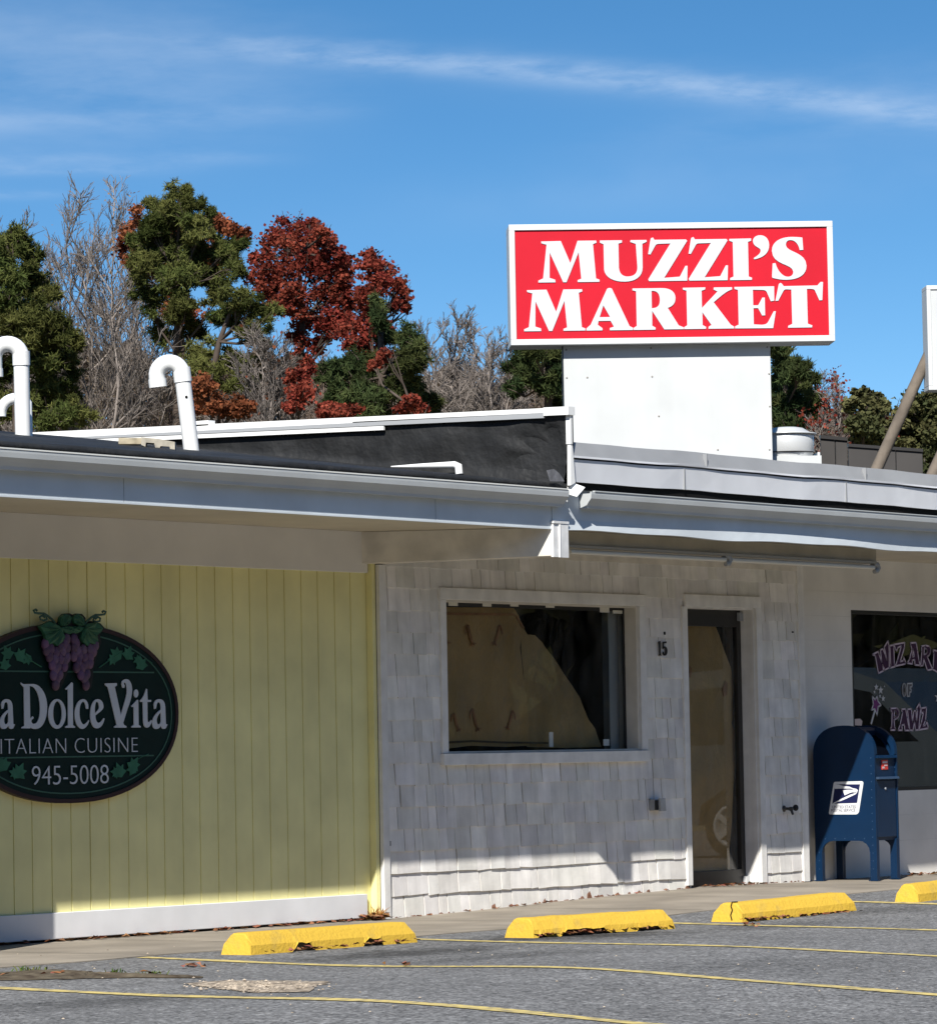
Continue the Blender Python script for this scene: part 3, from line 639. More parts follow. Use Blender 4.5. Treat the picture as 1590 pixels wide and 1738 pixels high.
swm.box((SW0, BY + 0.004, SZ1 - q), (SW1, BY + 0.10, SZ1)); swm.box((SW0, BY + 0.004, SZ0), (SW1, BY + 0.10, SZ0 + q)); swm.box((SW0, BY + 0.004, SZ0 + q), (SW0 + q, BY + 0.10, SZ1 - q)); swm.box((SW1 - q, BY + 0.004, SZ0 + q), (SW1, BY + 0.10, SZ1 - q))
swin = swm.build('shop_window', M['bronze'], mk)
SGY = BY + 0.05
cs = MB(); cs.add([(SW0 + q, SGY, SZ0 + q), (SW1 - q, SGY, SZ0 + q), (SW1 - q, SGY, SZ1 - q), (SW0 + q, SGY, SZ1 - q)], [(0, 1, 2, 3)]); cs.build('pane', glass_mat('shop_glass', (0.38, 0.38, 0.38), 2.3), swin)
# painted window lettering: dark plum letters with a pale pink outline
zs = 9.653
WZN = [0]
def wz(d, mbf, mbl, wd=0.014):
    WZN[0] += 1; f0 = WALLF(SGY - 0.003 - 0.0007 * (WZN[0] % 3))
    lps = wall_loops(d, zs, zs, 1440, 1080, SGY - 0.006); put(mbf, f0, solid2d(lps, 0.0005))
    for lp in lps: ribbon(mbl, f0, lp, wd, 0.0007, 0.0006)
mbf, mbl = MB(), MB()
for d in ('M 395 300 490 250 500 300 545 420 522 225 565 208 600 300 632 400 585 180 648 78 662 150 665 250 668 515 592 555 560 470 575 565 490 608 440 318 Z',
          'M 672 160 740 142 742 185 750 460 768 495 682 520 680 490 690 470 678 190 Z',
          'M 748 135 925 105 915 190 850 415 900 400 908 345 940 435 930 455 768 490 800 400 868 160 805 190 795 240 770 215 Z',
          'M 1015 110 1110 105 1130 230 1155 400 1172 478 1088 470 1085 385 1045 395 1050 455 962 440 1000 380 1040 215 1020 150 Z M 1060 215 1078 330 1050 335 Z',
          'M 1195 165 1260 150 1320 165 C 1355 190 1360 300 1290 335 L 1375 540 1292 560 1230 370 1222 478 1180 490 1200 250 Z M 1240 195 C 1300 200 1310 290 1235 300 Z',
          'M 1388 225 1480 250 C 1590 300 1580 520 1500 610 L 1372 540 1390 500 1400 280 Z',
          'M 690 1185 790 1180 C 850 1200 850 1350 748 1368 L 755 1490 770 1512 768 1538 690 1540 690 1512 708 1480 715 1240 692 1215 Z M 752 1225 C 800 1230 800 1320 750 1325 Z',
          'M 862 1200 935 1192 960 1330 985 1480 1002 1520 1000 1545 922 1545 915 1450 872 1458 882 1542 812 1542 845 1450 885 1250 Z',
          'M 966 1200 1032 1192 1050 1400 1072 1225 1106 1222 1118 1400 1132 1205 1110 1190 1165 1100 1182 1195 1152 1535 1096 1540 1084 1400 1058 1545 1006 1540 Z',
          'M 1188 1182 1280 1165 1262 1380 1222 1470 1260 1460 1290 1395 1306 1508 1152 1538 1190 1430 1232 1235 1192 1280 Z'):
    wz(d, mbf, mbl)
cs = MB(); q_ = [PY(a, b_, SGY - 0.004) for a, b_ in ((1447, 1221), (1459, 1220), (1463, 1224), (1462, 1232), (1448, 1231))]; put(cs, WALLF(SGY - 0.004), solid2d([[(p.x, p.z) for p in q_]], 0.002)); wst = cs.build('window_sticker', mat('sticker_pinkish', (0.62, 0.50, 0.46), 0.6), swin)
swl = mbl.build('lettering', mat('pale_pink_paint', (0.56, 0.46, 0.53), 0.6), swin)
mbf.build('letter_fill', mat('plum_paint', (0.045, 0.012, 0.045), 0.6), swl)
mbf, mbl = MB(), MB()
for d in ('M 905 778 C 868 790 868 975 912 987 C 954 975 954 790 920 778 Z M 910 850 C 902 858 902 908 912 915 C 922 908 922 858 910 850 Z', 'M 962 778 1048 772 1042 830 1010 835 1008 862 1032 868 1028 915 1006 915 1004 985 962 985 Z'): wz(d, mbf, mbl, 0.011)
mbl.build('lettering', mat('pale_grey_paint', (0.52, 0.52, 0.53), 0.6), swin); mbf.build('letter_fill', mat('grey_paint', (0.12, 0.12, 0.125), 0.6), swin)
mbf, mbl = MB(), MB()
wz('M 390 985 438 1042 472 975 482 1062 535 1130 485 1158 470 1298 432 1192 375 1210 408 1120 Z', mbf, mbl)
for (cx, cy, r_) in ((455, 835, 62), (528, 885, 72), (568, 1022, 55), (590, 822, 18), (425, 915, 30), (515, 985, 32), (1470, 1000, 95), (1500, 1130, 60)):
    pts = [(cx + r_ * (1 if k % 2 == 0 else 0.42) * 0.62 * math.sin(k * math.pi / 5), cy - r_ * (1 if k % 2 == 0 else 0.42) * math.cos(k * math.pi / 5)) for k in range(10)]
    lp = [(PY(1440 + a / zs, 1080 + b_ / zs, SGY - 0.006)) for a, b_ in pts]; put(mbl, WALLF(SGY - 0.004), solid2d([[(p.x, p.z) for p in lp]], 0.001))
A, B = PY(1440 + 425 / zs, 1080 + 1205 / zs, SGY), PY(1440 + 360 / zs, 1080 + 1440 / zs, SGY); d = (B - A).normalized() * 1.0; p_ = Vector((-d.z, 0, d.x)) * 0.011
mbl.hexa([A - p_ + Vector((0, -.004, 0)), A + p_ + Vector((0, -.004, 0)), B + p_ + Vector((0, -.004, 0)), B - p_ + Vector((0, -.004, 0)), A - p_ + Vector((0, -.006, 0)), A + p_ + Vector((0, -.006, 0)), B + p_ + Vector((0, -.006, 0)), B - p_ + Vector((0, -.006, 0))])
wd = mbl.build('star_wand_decal', mat('white_decal', (0.55, 0.55, 0.56), 0.6), swin); mbf.build('star_fill', mat('purple_decal', (0.16, 0.03, 0.15), 0.6), wd)

# diagonal boxed beam from the wall corner out to the eave
bm_ = MB(); b0, b1 = Vector((23.60, 18.245, 2.505)), Vector((24.29, 17.055, 2.53)); d = (b1 - b0); n_ = Vector((0.18, 0, 0))
bm_.hexa([b0, b0 + n_, b1 + n_, b1, (b0.x, b0.y, 2.736), (b0.x + .18, b0.y, 2.736), (b1.x + .18, b1.y, 2.736), (b1.x, b1.y, 2.736)])
beam = bm_.build('eave_beam', M['beam'], mk, bevel=0.003)
be = MB(); be.box((24.29, 17.028, 2.522), (24.355, 17.052, 2.76)); be.box((24.358, 17.022, 2.520), (24.47, 17.052, 2.762)); be.box((24.285, 17.018, 2.764), (24.475, 17.046, 2.782)); be.box((24.355, 17.015, 2.52), (24.362, 17.03, 2.76)); be.build('beam_cap', mat('white_cap_metal', (0.66, 0.66, 0.65), 0.5, noise=(12, 0.12)), beam)
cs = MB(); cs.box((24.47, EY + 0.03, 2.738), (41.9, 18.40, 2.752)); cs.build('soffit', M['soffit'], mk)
# fascia with a slightly wavy lower edge
fs_ = MB(); n = 90; vs = []
for i in range(n + 1):
    x = 24.31 + (41.9 - 24.31) * i / n; zb = 2.722 + 0.006 * math.sin(x * 2.3) + 0.005 * math.sin(x * 5.1 + 1); yo = EY - 0.006 + 0.010 * math.sin(x * 1.1) - 0.004
    vs += [(x, yo - 0.012 - 0.006 * math.sin(x * 2.1), zb), (x, yo, 2.80), (x, EY + 0.004, 3.02), (x, EY + 0.03, 3.02), (x, EY + 0.03, zb)]
fs_.add(vs, [(5 * i + k, 5 * (i + 1) + k, 5 * (i + 1) + (k + 1) % 5, 5 * i + (k + 1) % 5) for i in range(n) for k in range(5)] + [(0, 1, 2, 3, 4)]); fs_.build('fascia', M['fascia'], mk)
gutter(24.66, 41.9, 'gutter', mk, M['gutter'])
lip = MB(); lip.box((24.70, EY - 0.112, 3.0045), (41.9, EY - 0.088, 3.012)); lip.build('gutter_lip', M['gutter'], mk)
# torn white flashing where the two gutters meet
tf = MB(); y = EY - 0.040
A = [PY(a, b_, y) for a, b_ in ((934, 821), (958, 821), (962, 834), (932, 832))]
B = [PY(a, b_, EY - w_) for a, b_, w_ in ((963, 816, 0.045), (993, 827, 0.135), (979, 843, 0.125), (962, 838, 0.05))]
for q in (A, B): tf.add(q + [p + Vector((0, 0.006, 0)) for p in q], [(0, 1, 2, 3), (7, 6, 5, 4), (0, 4, 5, 1), (1, 5, 6, 2), (2, 6, 7, 3), (3, 7, 4, 0)])
A = [PY(a, b_, EY - 0.02) for a, b_ in ((958, 838), (965, 838), (963, 852), (958, 852))]
tf.add(A + [p + Vector((0, 0.008, 0)) for p in A], [(0, 1, 2, 3), (7, 6, 5, 4), (0, 4, 5, 1), (1, 5, 6, 2), (2, 6, 7, 3), (3, 7, 4, 0)])
tf.build('torn_flashing', mat('torn_white_metal', (0.74, 0.74, 0.72), 0.45, bump=(20, 0.5, 0.01)), mk)
cl_ = MB(); q = [PY(a, b_, EY - 0.10) for a, b_ in ((928, 798), (940, 796), (950, 804), (958, 817), (934, 817))]; q = [p for p in q]
cl_.add(q + [p + Vector((0, 0.004, 0)) for p in q], [(0, 1, 2, 3, 4), (9, 8, 7, 6, 5)] + [(i, (i + 1) % 5, 5 + (i + 1) % 5, 5 + i) for i in range(5)]); cl_.build('membrane_clip', mat('scuffed_lead', (0.16, 0.16, 0.17), 0.5, noise=(20, 0.3)), mk)

# metal parapet band over the eave
pb = MB(); FY = 16.985; n = 60
def band(za, zb_, ya, yb, mi):
    vs = []
    for i in range(n + 1):
        x = 24.44 + (41.9 - 24.44) * i / n; w = 0.004 * math.sin(x * 2.7) + 0.003 * math.sin(x * 6.1)
        vs += [(x, ya + w, za + w), (x, yb + w * 0.5, zb_ + w), (x, yb + 0.05, zb_), (x, ya + 0.05, za)]
    pb.add(vs, [(4 * i + k, 4 * (i + 1) + k, 4 * (i + 1) + (k + 1) % 4, 4 * i + (k + 1) % 4) for i in range(n) for k in range(4)] + [(0, 1, 2, 3)], mi)
band(3.072, 3.236, FY, FY - 0.004, 0); band(3.248, 3.262, FY - 0.018, FY - 0.018, 0); band(3.262, 3.366, FY - 0.012, FY + 0.03, 1)
pb.build('parapet_band', [M['metal'], M['metal2']], mk)
sm_ = MB()
for x in (25.95, 28.3, 30.7, 33.0): sm_.box((x, FY - 0.0065, 3.075), (x + 0.012, FY + 0.01, 3.234)); sm_.box((x + 0.3, FY - 0.016, 3.264), (x + 0.31, FY + 0.02, 3.36))
sm_.build('band_seam', M['metal2'], mk)
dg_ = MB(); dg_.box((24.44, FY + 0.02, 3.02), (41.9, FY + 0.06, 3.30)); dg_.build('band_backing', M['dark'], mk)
rr = MB(); rr.box((24.5, FY + 0.061, 3.16), (41.9, 23.2, 3.26)); rr.build('roof', M['membrane'], mk)
# side parapet that runs back over the lower roof: membrane-covered face, white coping
PXX = 24.42
sp_ = MB(); n = 150; m_ = 18; vs = []; rnd = random.Random(8)
def fold(y, z):
    a, r = math.atan2(z - 3.14, y - 17.02), math.hypot(z - 3.14, y - 17.02)
    return 0.034 * max(0.0, min(1.0, (3.56 - z) / 0.12)) * math.exp(-((r - 0.28) / 0.30) ** 2) * abs(math.sin(a * 6.5 + 1.5 * mnoise.noise((y * 3, z * 3, 7.0)))) - 0.02 * math.exp(-((y - 17.0) / 0.10) ** 2) * max(0.0, min(1.0, (3.54 - z) / 0.15)) + 0.012 * math.sin((y - 17) * 7 + (z - 3.2) * 9) * math.exp(-(y - 17.2) / 1.2)
def ptop(y): return 3.585 + 0.026 * (y - 17.0)
for i in range(n + 1):
    y = 16.99 + (24.0 - 16.99) * i / n
    for k in range(m_ + 1):
        f = k / m_; zb = min(RZ(y) - 0.03, ptop(y) - 0.02); z = zb + (ptop(y) - zb) * f
        wr = 0.012 * mnoise.noise((y * 1.6, z * 3.0, 2.0)) + fold(y, z) + 0.012 * math.sin(y * 5 + f * 4) * f * (1 - f)
        vs.append((PXX + wr - 0.03 * math.exp(-((f) / 0.12) ** 2), y, z))
sp_.add(vs, [(i * (m_ + 1) + k, i * (m_ + 1) + k + 1, (i + 1) * (m_ + 1) + k + 1, (i + 1) * (m_ + 1) + k) for i in range(n) for k in range(m_)], smooth=True)
sp_.box((PXX + 0.02, 16.995, 3.03), (PXX + 0.10, 24.0, 3.57))
sp_.build('side_parapet', M['membrane'], mk)
cp = MB(); M['coping'] = mat('white_coping', (0.76, 0.76, 0.74), 0.5, 0.35, noise=(3, 0.05))
def cop(y0, y1, zt, zb, xo, th=0.085):
    cp.hexa([(xo, y0, ptop(y0) + zb), (xo + th, y0, ptop(y0) + zb), (xo + th, y1, ptop(y1) + zb), (xo, y1, ptop(y1) + zb), (xo, y0, ptop(y0) + zt), (xo + th, y0, ptop(y0) + zt), (xo + th, y1, ptop(y1) + zt), (xo, y1, ptop(y1) + zt)])
cop(17.0, 24.0, 0.022, -0.012, PXX - 0.030)
cop(16.94, 17.16, 0.026, -0.034, PXX - 0.040)
cop(18.92, 24.0, -0.0125, -0.040, PXX - 0.036)
cp.box((PXX - 0.002, 16.95, 3.34), (PXX + 0.022, 16.99, 3.575)); cp.hexa([(PXX - 0.004, 16.955, 3.04), (PXX + 0.055, 16.955, 3.06), (PXX + 0.055, 16.985, 3.06), (PXX - 0.004, 16.985, 3.04), (PXX + 0.006, 16.955, 3.36), (PXX + 0.026, 16.955, 3.36), (PXX + 0.026, 16.985, 3.36), (PXX + 0.006, 16.985, 3.36)])
P = PX(341, 717, PXX); cp.box((PXX - 0.03, P.y - 0.10, ptop(P.y) + 0.01), (PXX + 0.05, P.y + 0.10, ptop(P.y) + 0.05))
cp.build('coping', M['coping'], mk)
tb_ = MB(); yb = 18.62
tb_.hexa([(PXX - 0.042, yb, ptop(yb) - 0.085), (PXX - 0.022, yb, ptop(yb) - 0.085), (PXX - 0.022, 24, ptop(24) - 0.085), (PXX - 0.042, 24, ptop(24) - 0.085), (PXX - 0.042, yb, ptop(yb) - 0.055), (PXX - 0.022, yb, ptop(yb) - 0.055), (PXX - 0.022, 24, ptop(24) - 0.055), (PXX - 0.042, 24, ptop(24) - 0.055)])
tb_.build('trim_board', M['coping'], mk)
tb_ = MB(); yb = 17.16
tb_.hexa([(PXX - 0.038, yb, ptop(yb) - 0.05), (PXX - 0.022, yb, ptop(yb) - 0.05), (PXX - 0.022, 24, ptop(24) - 0.05), (PXX - 0.038, 24, ptop(24) - 0.05), (PXX - 0.038, yb, ptop(yb) - 0.014), (PXX - 0.022, yb, ptop(yb) - 0.014), (PXX - 0.022, 24, ptop(24) - 0.0405), (PXX - 0.038, 24, ptop(24) - 0.0405)])
tb_.build('termination_bar', mat('grey_bar', (0.33, 0.34, 0.35), 0.4, 0.4), mk)

# ================================================================== OVAL RESTAURANT SIGN
OY = 18.225                                   # face plane of the board
oc = PY(120, 1211, OY); ORX = PY(303, 1208, OY).x - oc.x; ORZ = 0.592
sgn = thing('oval_sign', (oc.x, YW, oc.z), 'dark green oval restaurant sign with carved purple grapes on yellow wall', 'sign')
OF = Frame((oc.x, OY, oc.z), (1, 0, 0), (0, 0, 1), (0, -1, 0))
def ell(a, b_, n=72):
    q = lambda v: math.copysign(abs(v) ** 0.93, v)
    return [(a * q(math.cos(2 * math.pi * k / n)), b_ * q(math.sin(2 * math.pi * k / n))) for k in range(n)]
M['sgreen'] = mat('sign_dark_green', (0.004, 0.018, 0.016), 0.6, 0.15, noise=(6, 0.15))
M['srim'] = mat('sign_rim_maroon', (0.028, 0.010, 0.012), 0.5, 0.35, noise=(5, 0.2))
M['sline'] = mat('sign_line_green', (0.04, 0.11, 0.08), 0.6)
M['sletter'] = mat('sign_letter_silver', (0.55, 0.58, 0.62), 0.5, 0.3, noise=(9, 0.06))
M['sleaf'] = mat('sign_leaf_green', (0.022, 0.095, 0.05), 0.55, 0.3, noise=(14, 0.25))
M['sleafpale'] = mat('sign_leaf_painted', (0.035, 0.14, 0.085), 0.6, 0.2, noise=(14, 0.2))
M['sgrape'] = mat('sign_grape_purple', (0.11, 0.06, 0.115), 0.5, 0.3, noise=(20, 0.2), attr=True)
M['sblack'] = mat('sign_black', (0.012, 0.012, 0.012), 0.6)
b = MB(); put(b, OF, solid2d([ell(ORX - 0.02, ORZ - 0.02)], 0.04), -0.045); b.build('panel', M['sgreen'], sgn)
b = MB(); put(b, OF, solid2d([ell(ORX, ORZ), ell(ORX - 0.030, ORZ - 0.028)], 0.050), -0.048); b.build('rim', M['srim'], sgn, bevel=0.004)
b = MB(); put(b, OF, solid2d([ell(ORX - 0.066, ORZ - 0.060), ell(ORX - 0.076, ORZ - 0.069)], 0.003), -0.004)
for py in (1140.5, 1284.5):
    z = PY(139, py, OY).z - oc.z; hw = (ORX - 0.09) * math.sqrt(max(0, 1 - (z / (ORZ - 0.08)) ** 2))
    put(b, OF, solid2d([[(-hw, z - 0.005), (hw, z - 0.005), (hw, z + 0.005), (-hw, z + 0.005)]], 0.003), -0.004)
b.build('border_line', M['sline'], sgn)
def wl_(d, ox, oy, sc, dx=0.0): return [[(q[0] - oc.x, q[1] - oc.z) for q in lp] for lp in wall_loops(d, sc, sc, ox, oy, OY, dx)]
Z3 = 9.9375
b = MB()
Aa = 'M 10 560 C 15 500 55 465 100 465 C 165 465 198 510 203 600 L 215 885 243 893 215 955 C 195 975 160 972 145 950 L 130 910 C 110 960 75 972 45 970 C 5 965 -15 920 -15 860 C -15 770 50 700 130 640 L 125 560 C 120 505 70 500 60 560 L 48 625 20 632 Z M 130 685 C 85 730 58 780 60 830 C 62 880 80 900 100 888 C 122 875 132 860 130 820 Z'
for d, ox, dx in ((Aa, 0, 0), (Aa, 150, 1083),
    ('M -420 205 -240 205 -240 240 -285 262 -285 900 C -200 900 -150 880 -120 780 L -95 790 -110 955 -420 955 -420 930 -370 905 -370 262 -420 240 Z', 0, 0),
    ('M 340 185 355 190 C 365 205 375 210 395 212 L 560 210 C 700 225 785 420 785 590 C 785 830 700 970 590 970 C 550 970 530 962 505 940 L 500 960 355 960 355 940 402 915 392 265 345 215 Z M 490 245 500 795 540 755 558 775 548 800 C 505 810 510 880 560 885 C 640 880 668 760 665 590 C 660 420 600 260 520 248 Z', 0, 0),
    ('E 953 715 148 252 E 960 705 74 204', 0, 0),
    ('M 1200 180 1220 200 1222 905 1258 930 1255 950 1095 950 1095 928 1140 905 1135 300 1105 310 1092 290 Z', 0, 0),
    ('M 1480 630 1445 630 C 1430 560 1425 512 1400 510 C 1350 510 1330 600 1330 690 C 1330 820 1370 895 1405 893 C 1440 885 1460 850 1490 815 L 1495 840 C 1460 930 1420 970 1375 970 C 1300 960 1250 850 1250 710 C 1255 560 1320 465 1395 465 C 1450 470 1480 530 1480 590 Z', 0, 0),
    ('M 108 742 C 112 840 140 870 170 865 C 205 855 235 800 250 785 L 262 800 C 240 900 195 960 130 960 C 60 955 22 850 22 720 C 25 560 80 465 145 465 C 205 465 245 520 245 600 C 240 650 170 690 108 742 Z M 100 705 C 140 668 170 640 172 600 C 170 540 150 505 130 508 C 105 520 95 610 100 705 Z', 150, 0),
    ('M 272 200 470 195 472 235 435 260 540 740 C 570 600 640 430 640 330 C 640 240 625 180 600 185 C 580 195 590 215 605 240 L 595 275 570 275 C 545 230 545 190 560 165 C 580 135 605 128 635 128 C 700 135 730 230 728 320 C 725 420 690 530 650 630 L 578 865 590 900 635 925 632 948 425 948 428 925 468 900 320 265 272 225 Z', 150, 0),
    ('E 795 370 38 68 M 815 475 832 480 838 900 875 925 872 945 718 945 718 925 758 900 755 590 728 600 715 582 Z', 150, 0),
    ('M 965 290 982 300 990 480 1050 478 1048 512 985 515 988 800 C 990 880 1015 865 1050 815 L 1062 835 C 1040 910 1015 948 980 948 C 930 945 915 880 915 800 L 908 515 865 510 865 488 C 920 440 940 370 965 290 Z', 150, 0)):
    put(b, OF, solid2d(wl_(d, ox, 1140, Z3, dx), 0.006), 0.0)
nm = b.build('name_lettering', M['sletter'], sgn)
def spanx(pa, pb_): return PY(pa, 1250, OY).x - oc.x, PY(pb_, 1250, OY).x - oc.x
b = MB(); u0, u1 = spanx(0.5, 233); put(b, OF, text2d('ITALIAN CUISINE', u0, u1, PY(139, 1278, OY).z - oc.z, PY(139, 1253, OY).z - oc.z, 0.004, -0.022, 1.06)); b.build('cuisine_lettering', M['sletter'], sgn)
b = MB(); u0, u1 = spanx(53, 183); put(b, OF, text2d('945-5008', u0, u1, PY(139, 1331, OY).z - oc.z, PY(139, 1299, OY).z - oc.z, 0.004, -0.014, 0.98)); b.build('phone_number', M['sletter'], sgn)
# painted ivy sprigs
b = MB()
IVY = [[(0, -1), (0.45, -0.75), (1, -0.55), (0.62, -0.15), (0.85, 0.4), (0.35, 0.3), (0, 1), (-0.35, 0.3), (-0.85, 0.4), (-0.62, -0.15), (-1, -0.55), (-0.45, -0.75)]]
IVN = [0]
def ivy(px, py, r_, rot):
    IVN[0] += 1
    c = PY(px, py, OY); ca, sa = math.cos(rot), math.sin(rot)
    lp = [(c.x - oc.x + r_ * (a * ca - q * sa) * 1.25, c.z - oc.z + r_ * (a * sa + q * ca)) for a, q in IVY[0]]; put(b, OF, solid2d([lp], 0.003), -0.003 + 0.0005 * IVN[0])
for px, py, r_, rot in ((12, 1107, 0.050, 0.5), (36, 1111, 0.052, -0.7), (46, 1120, 0.04, 2.3), (8, 1126, 0.045, 0.2), (196, 1110, 0.055, 0.9), (190, 1121, 0.04, 2.6), (218, 1108, 0.052, -0.4), (239, 1125, 0.052, 0.2), (232, 1121, 0.035, 2),
                        (4, 1296, 0.055, 0.6), (33, 1308, 0.058, -0.5), (22, 1312, 0.04, 1.2), (201, 1307, 0.055, 0.4), (194, 1311, 0.04, 1.4), (227, 1296, 0.052, -0.6), (222, 1303, 0.05, 0.8), (-20, 1108, 0.05, 0.4), (-45, 1122, 0.05, 1.0)): ivy(px, py, r_, rot)
def vine(pts, r_=0.004, mb=None, y=0.0, mi=0):
    w = [PY(a, q, OY) + Vector((0, -0.001 - y, 0)) for a, q in pts]; (mb or b).tube(w, r_, 5, mi)
vine([(70, 1132), (60, 1126), (52, 1121), (44, 1113)]); vine([(168, 1133), (178, 1126), (190, 1117), (205, 1108)]); vine([(250, 1120), (258, 1126)]); vine([(228, 1292), (240, 1285), (252, 1280)], 0.003)
b.build('painted_ivy', M['sleafpale'], sgn)
# carved grapes and leaves standing over the rim
zg9 = 9.9375
def G(x, y, w=0.0): p = PY(40 + x / zg9, 1025 + y / zg9, OY - 0.03); return Vector((p.x, OY - 0.012 - w, p.z))
b = MB(); lp = lambda pts: [[(PY(40 + a / zg9, 1025 + q / zg9, OY).x - oc.x, PY(40 + a / zg9, 1025 + q / zg9, OY).z - oc.z) for a, q in pts]]
put(b, OF, solid2d(lp([(255, 380), (340, 330), (420, 290), (560, 330), (580, 230), (640, 170), (740, 160), (800, 190), (860, 165), (950, 170), (1015, 240), (1010, 320), (1100, 290), (1260, 330), (1335, 410), (1250, 520), (1280, 650), (1230, 790), (1190, 930), (1140, 1100), (1140, 1220), (1110, 1420), (1060, 1450), (1010, 1400), (940, 1220), (870, 1080), (830, 900), (810, 690), (780, 930), (745, 1060), (680, 1230), (600, 1420), (560, 1460), (505, 1400), (475, 1200), (455, 1010), (400, 850), (330, 680), (350, 520)]), 0.018), 0.0)
b.build('carving_back', M['sblack'], sgn)
gp = MB(); rnd = random.Random(4)
for x, y in ((470, 760), (560, 820), (670, 800), (745, 740), (450, 890), (540, 930), (640, 930), (745, 900), (500, 1030), (590, 1060), (700, 1050), (545, 1110), (520, 1200), (620, 1190), (575, 1260), (555, 1365), (740, 590), (715, 680), (380, 680), (400, 780), (640, 740), (700, 980),
             (860, 590), (900, 670), (870, 740), (930, 790), (1020, 780), (1130, 760), (1220, 700), (860, 880), (1040, 900), (1140, 890), (940, 970), (1060, 1020), (1130, 1000), (910, 1070), (1000, 1080), (980, 1190), (1080, 1180), (1040, 1250), (1065, 1365), (960, 860), (1190, 800)):
    t = rnd.uniform(0.75, 1.25); gp.ball(G(x, y, 0.010), 0.036, 0, (0.92, 0.6, 1.12), 10, 7, (t, t * rnd.uniform(.9, 1.1), t * rnd.uniform(.9, 1.1)))
gp.build('grape_cluster', M['sgrape'], sgn)
def leaf_(pts, base, w0=0.03):
    mb = MB(); c = G(*base, w0 + 0.012); ring = [G(a, q, w0 - 0.004) for a, q in pts]; back = [G(a, q, 0.002) for a, q in pts]; n = len(pts)
    mid = [c + (p - c) * 0.55 + Vector((0, -0.010 * (1 if k % 2 else -0.5), 0)) for k, p in enumerate(ring)]
    mb.add([c] + mid + ring + back, [(0, 1 + k, 1 + (k + 1) % n) for k in range(n)] + [(1 + k, 1 + n + k, 1 + n + (k + 1) % n, 1 + (k + 1) % n) for k in range(n)] + [(1 + n + k, 1 + 2 * n + k, 1 + 2 * n + (k + 1) % n, 1 + n + (k + 1) % n) for k in range(n)])
    return mb
for pts, base in (([(260, 380), (420, 295), (590, 370), (640, 430), (690, 560), (650, 640), (560, 710), (500, 660), (400, 690), (360, 600), (350, 520), (310, 450)], (600, 420)),
                  ([(1330, 410), (1230, 310), (1060, 340), (1000, 420), (960, 560), (990, 640), (1070, 710), (1110, 660), (1220, 690), (1250, 620), (1230, 530), (1290, 480)], (1020, 420)),
                  ([(600, 300), (620, 220), (690, 175), (760, 190), (800, 240), (770, 330), (700, 370), (620, 380)], (640, 360)),
                  ([(1005, 300), (990, 220), (920, 175), (850, 195), (825, 250), (850, 330), (920, 370), (990, 370)], (980, 350)),
                  ([(620, 400), (740, 375), (830, 385), (920, 375), (1010, 400), (960, 470), (880, 500), (820, 490), (760, 510), (680, 480)], (815, 420))):
    leaf_(pts, base).build('vine_leaf', M['sleaf'], sgn)
tdr = MB()
for sx in (1, -1):
    f = lambda x: 805 + (x - 805) * sx + (0 if sx == 1 else -10)
    pts = [(560, 330), (500, 260), (430, 200), (360, 160), (280, 160), (215, 150), (190, 110), (230, 95), (250, 115)]
    tdr.tube([G(f(a), q + (0 if sx == 1 else 25), 0.006) for a, q in pts], 0.008, 6); pts = [(350, 170), (400, 215), (410, 255), (360, 280), (300, 265), (290, 220), (330, 195), (375, 230)]
    tdr.tube([G(f(a), q + (0 if sx == 1 else 25), 0.010) for a, q in pts], 0.007, 6)
tdr.build('tendril', mat('tendril_green', (0.05, 0.11, 0.08), 0.6), sgn)

# ================================================================== HOUSE NUMBER, TAP, OUTLET, LIGHT
b = MB(); HN = WALLF(SY - 0.019)
for d in ('M 530 300 C 545 285 570 275 600 262 L 640 262 652 930 C 660 980 690 1010 710 1030 L 705 1046 548 1046 550 1020 C 575 1000 590 960 590 920 L 560 440 520 350 Z',
          'M 765 300 960 280 962 375 835 390 825 540 C 930 540 1010 620 1015 780 C 1015 950 960 1052 870 1050 C 800 1045 765 970 765 830 L 820 830 C 840 930 860 985 890 985 C 915 980 918 900 918 800 C 915 680 890 640 850 640 C 820 640 800 660 785 690 L 762 690 Z'):
    put(b, HN, solid2d(wall_loops(d, 31.8, 31.8, 1100, 1080, SY - 0.02), 0.006))
b.build('house_number', mat('number_black', (0.012, 0.012, 0.012), 0.5), label='black number 15 fixed to the shingles between window and door', cat='number')

P = PY(1337, 1373, SY - 0.05)
tap = thing('hose_tap', (P.x, SY - 0.015, P.z), 'old black garden hose tap on shingles beside the door', 'tap')
M['iron'] = mat('tarnished_iron', (0.035, 0.034, 0.033), 0.5, 0.5, noise=(20, 0.4))
b = MB(); c = Vector((P.x, SY - 0.013, P.z)); b.lathe(c, [(0.0, -0.004), (0.026, -0.004), (0.026, 0.004), (0.012, 0.008), (0.012, 0.05), (0.016, 0.055), (0.016, 0.08), (0, 0.08)], 16, axis=(0, -1, 0))
b.tube([c + Vector((0, -0.045, 0)), c + Vector((0, -0.07, -0.012)), c + Vector((0, -0.085, -0.05))], [0.012, 0.012, 0.010], 10); b.build('spout', M['iron'], tap)
b = MB(); h0 = c + Vector((0.012, -0.055, 0.0)); b.tube([h0, h0 + Vector((0.05, -0.012, 0.004))], 0.006, 8); b.ball(h0 + Vector((0.058, -0.014, 0.006)), 0.027, 0, (0.6, 1, 1), 12, 8); b.build('handle', mat('tap_handle_black', (0.015, 0.015, 0.016), 0.45), tap)
P = PY(1116, 1367, SY - 0.04)
ob = thing('outlet_box', (P.x, SY - 0.015, P.z), 'grey metal outlet box low on shingles beneath the number', 'outlet')
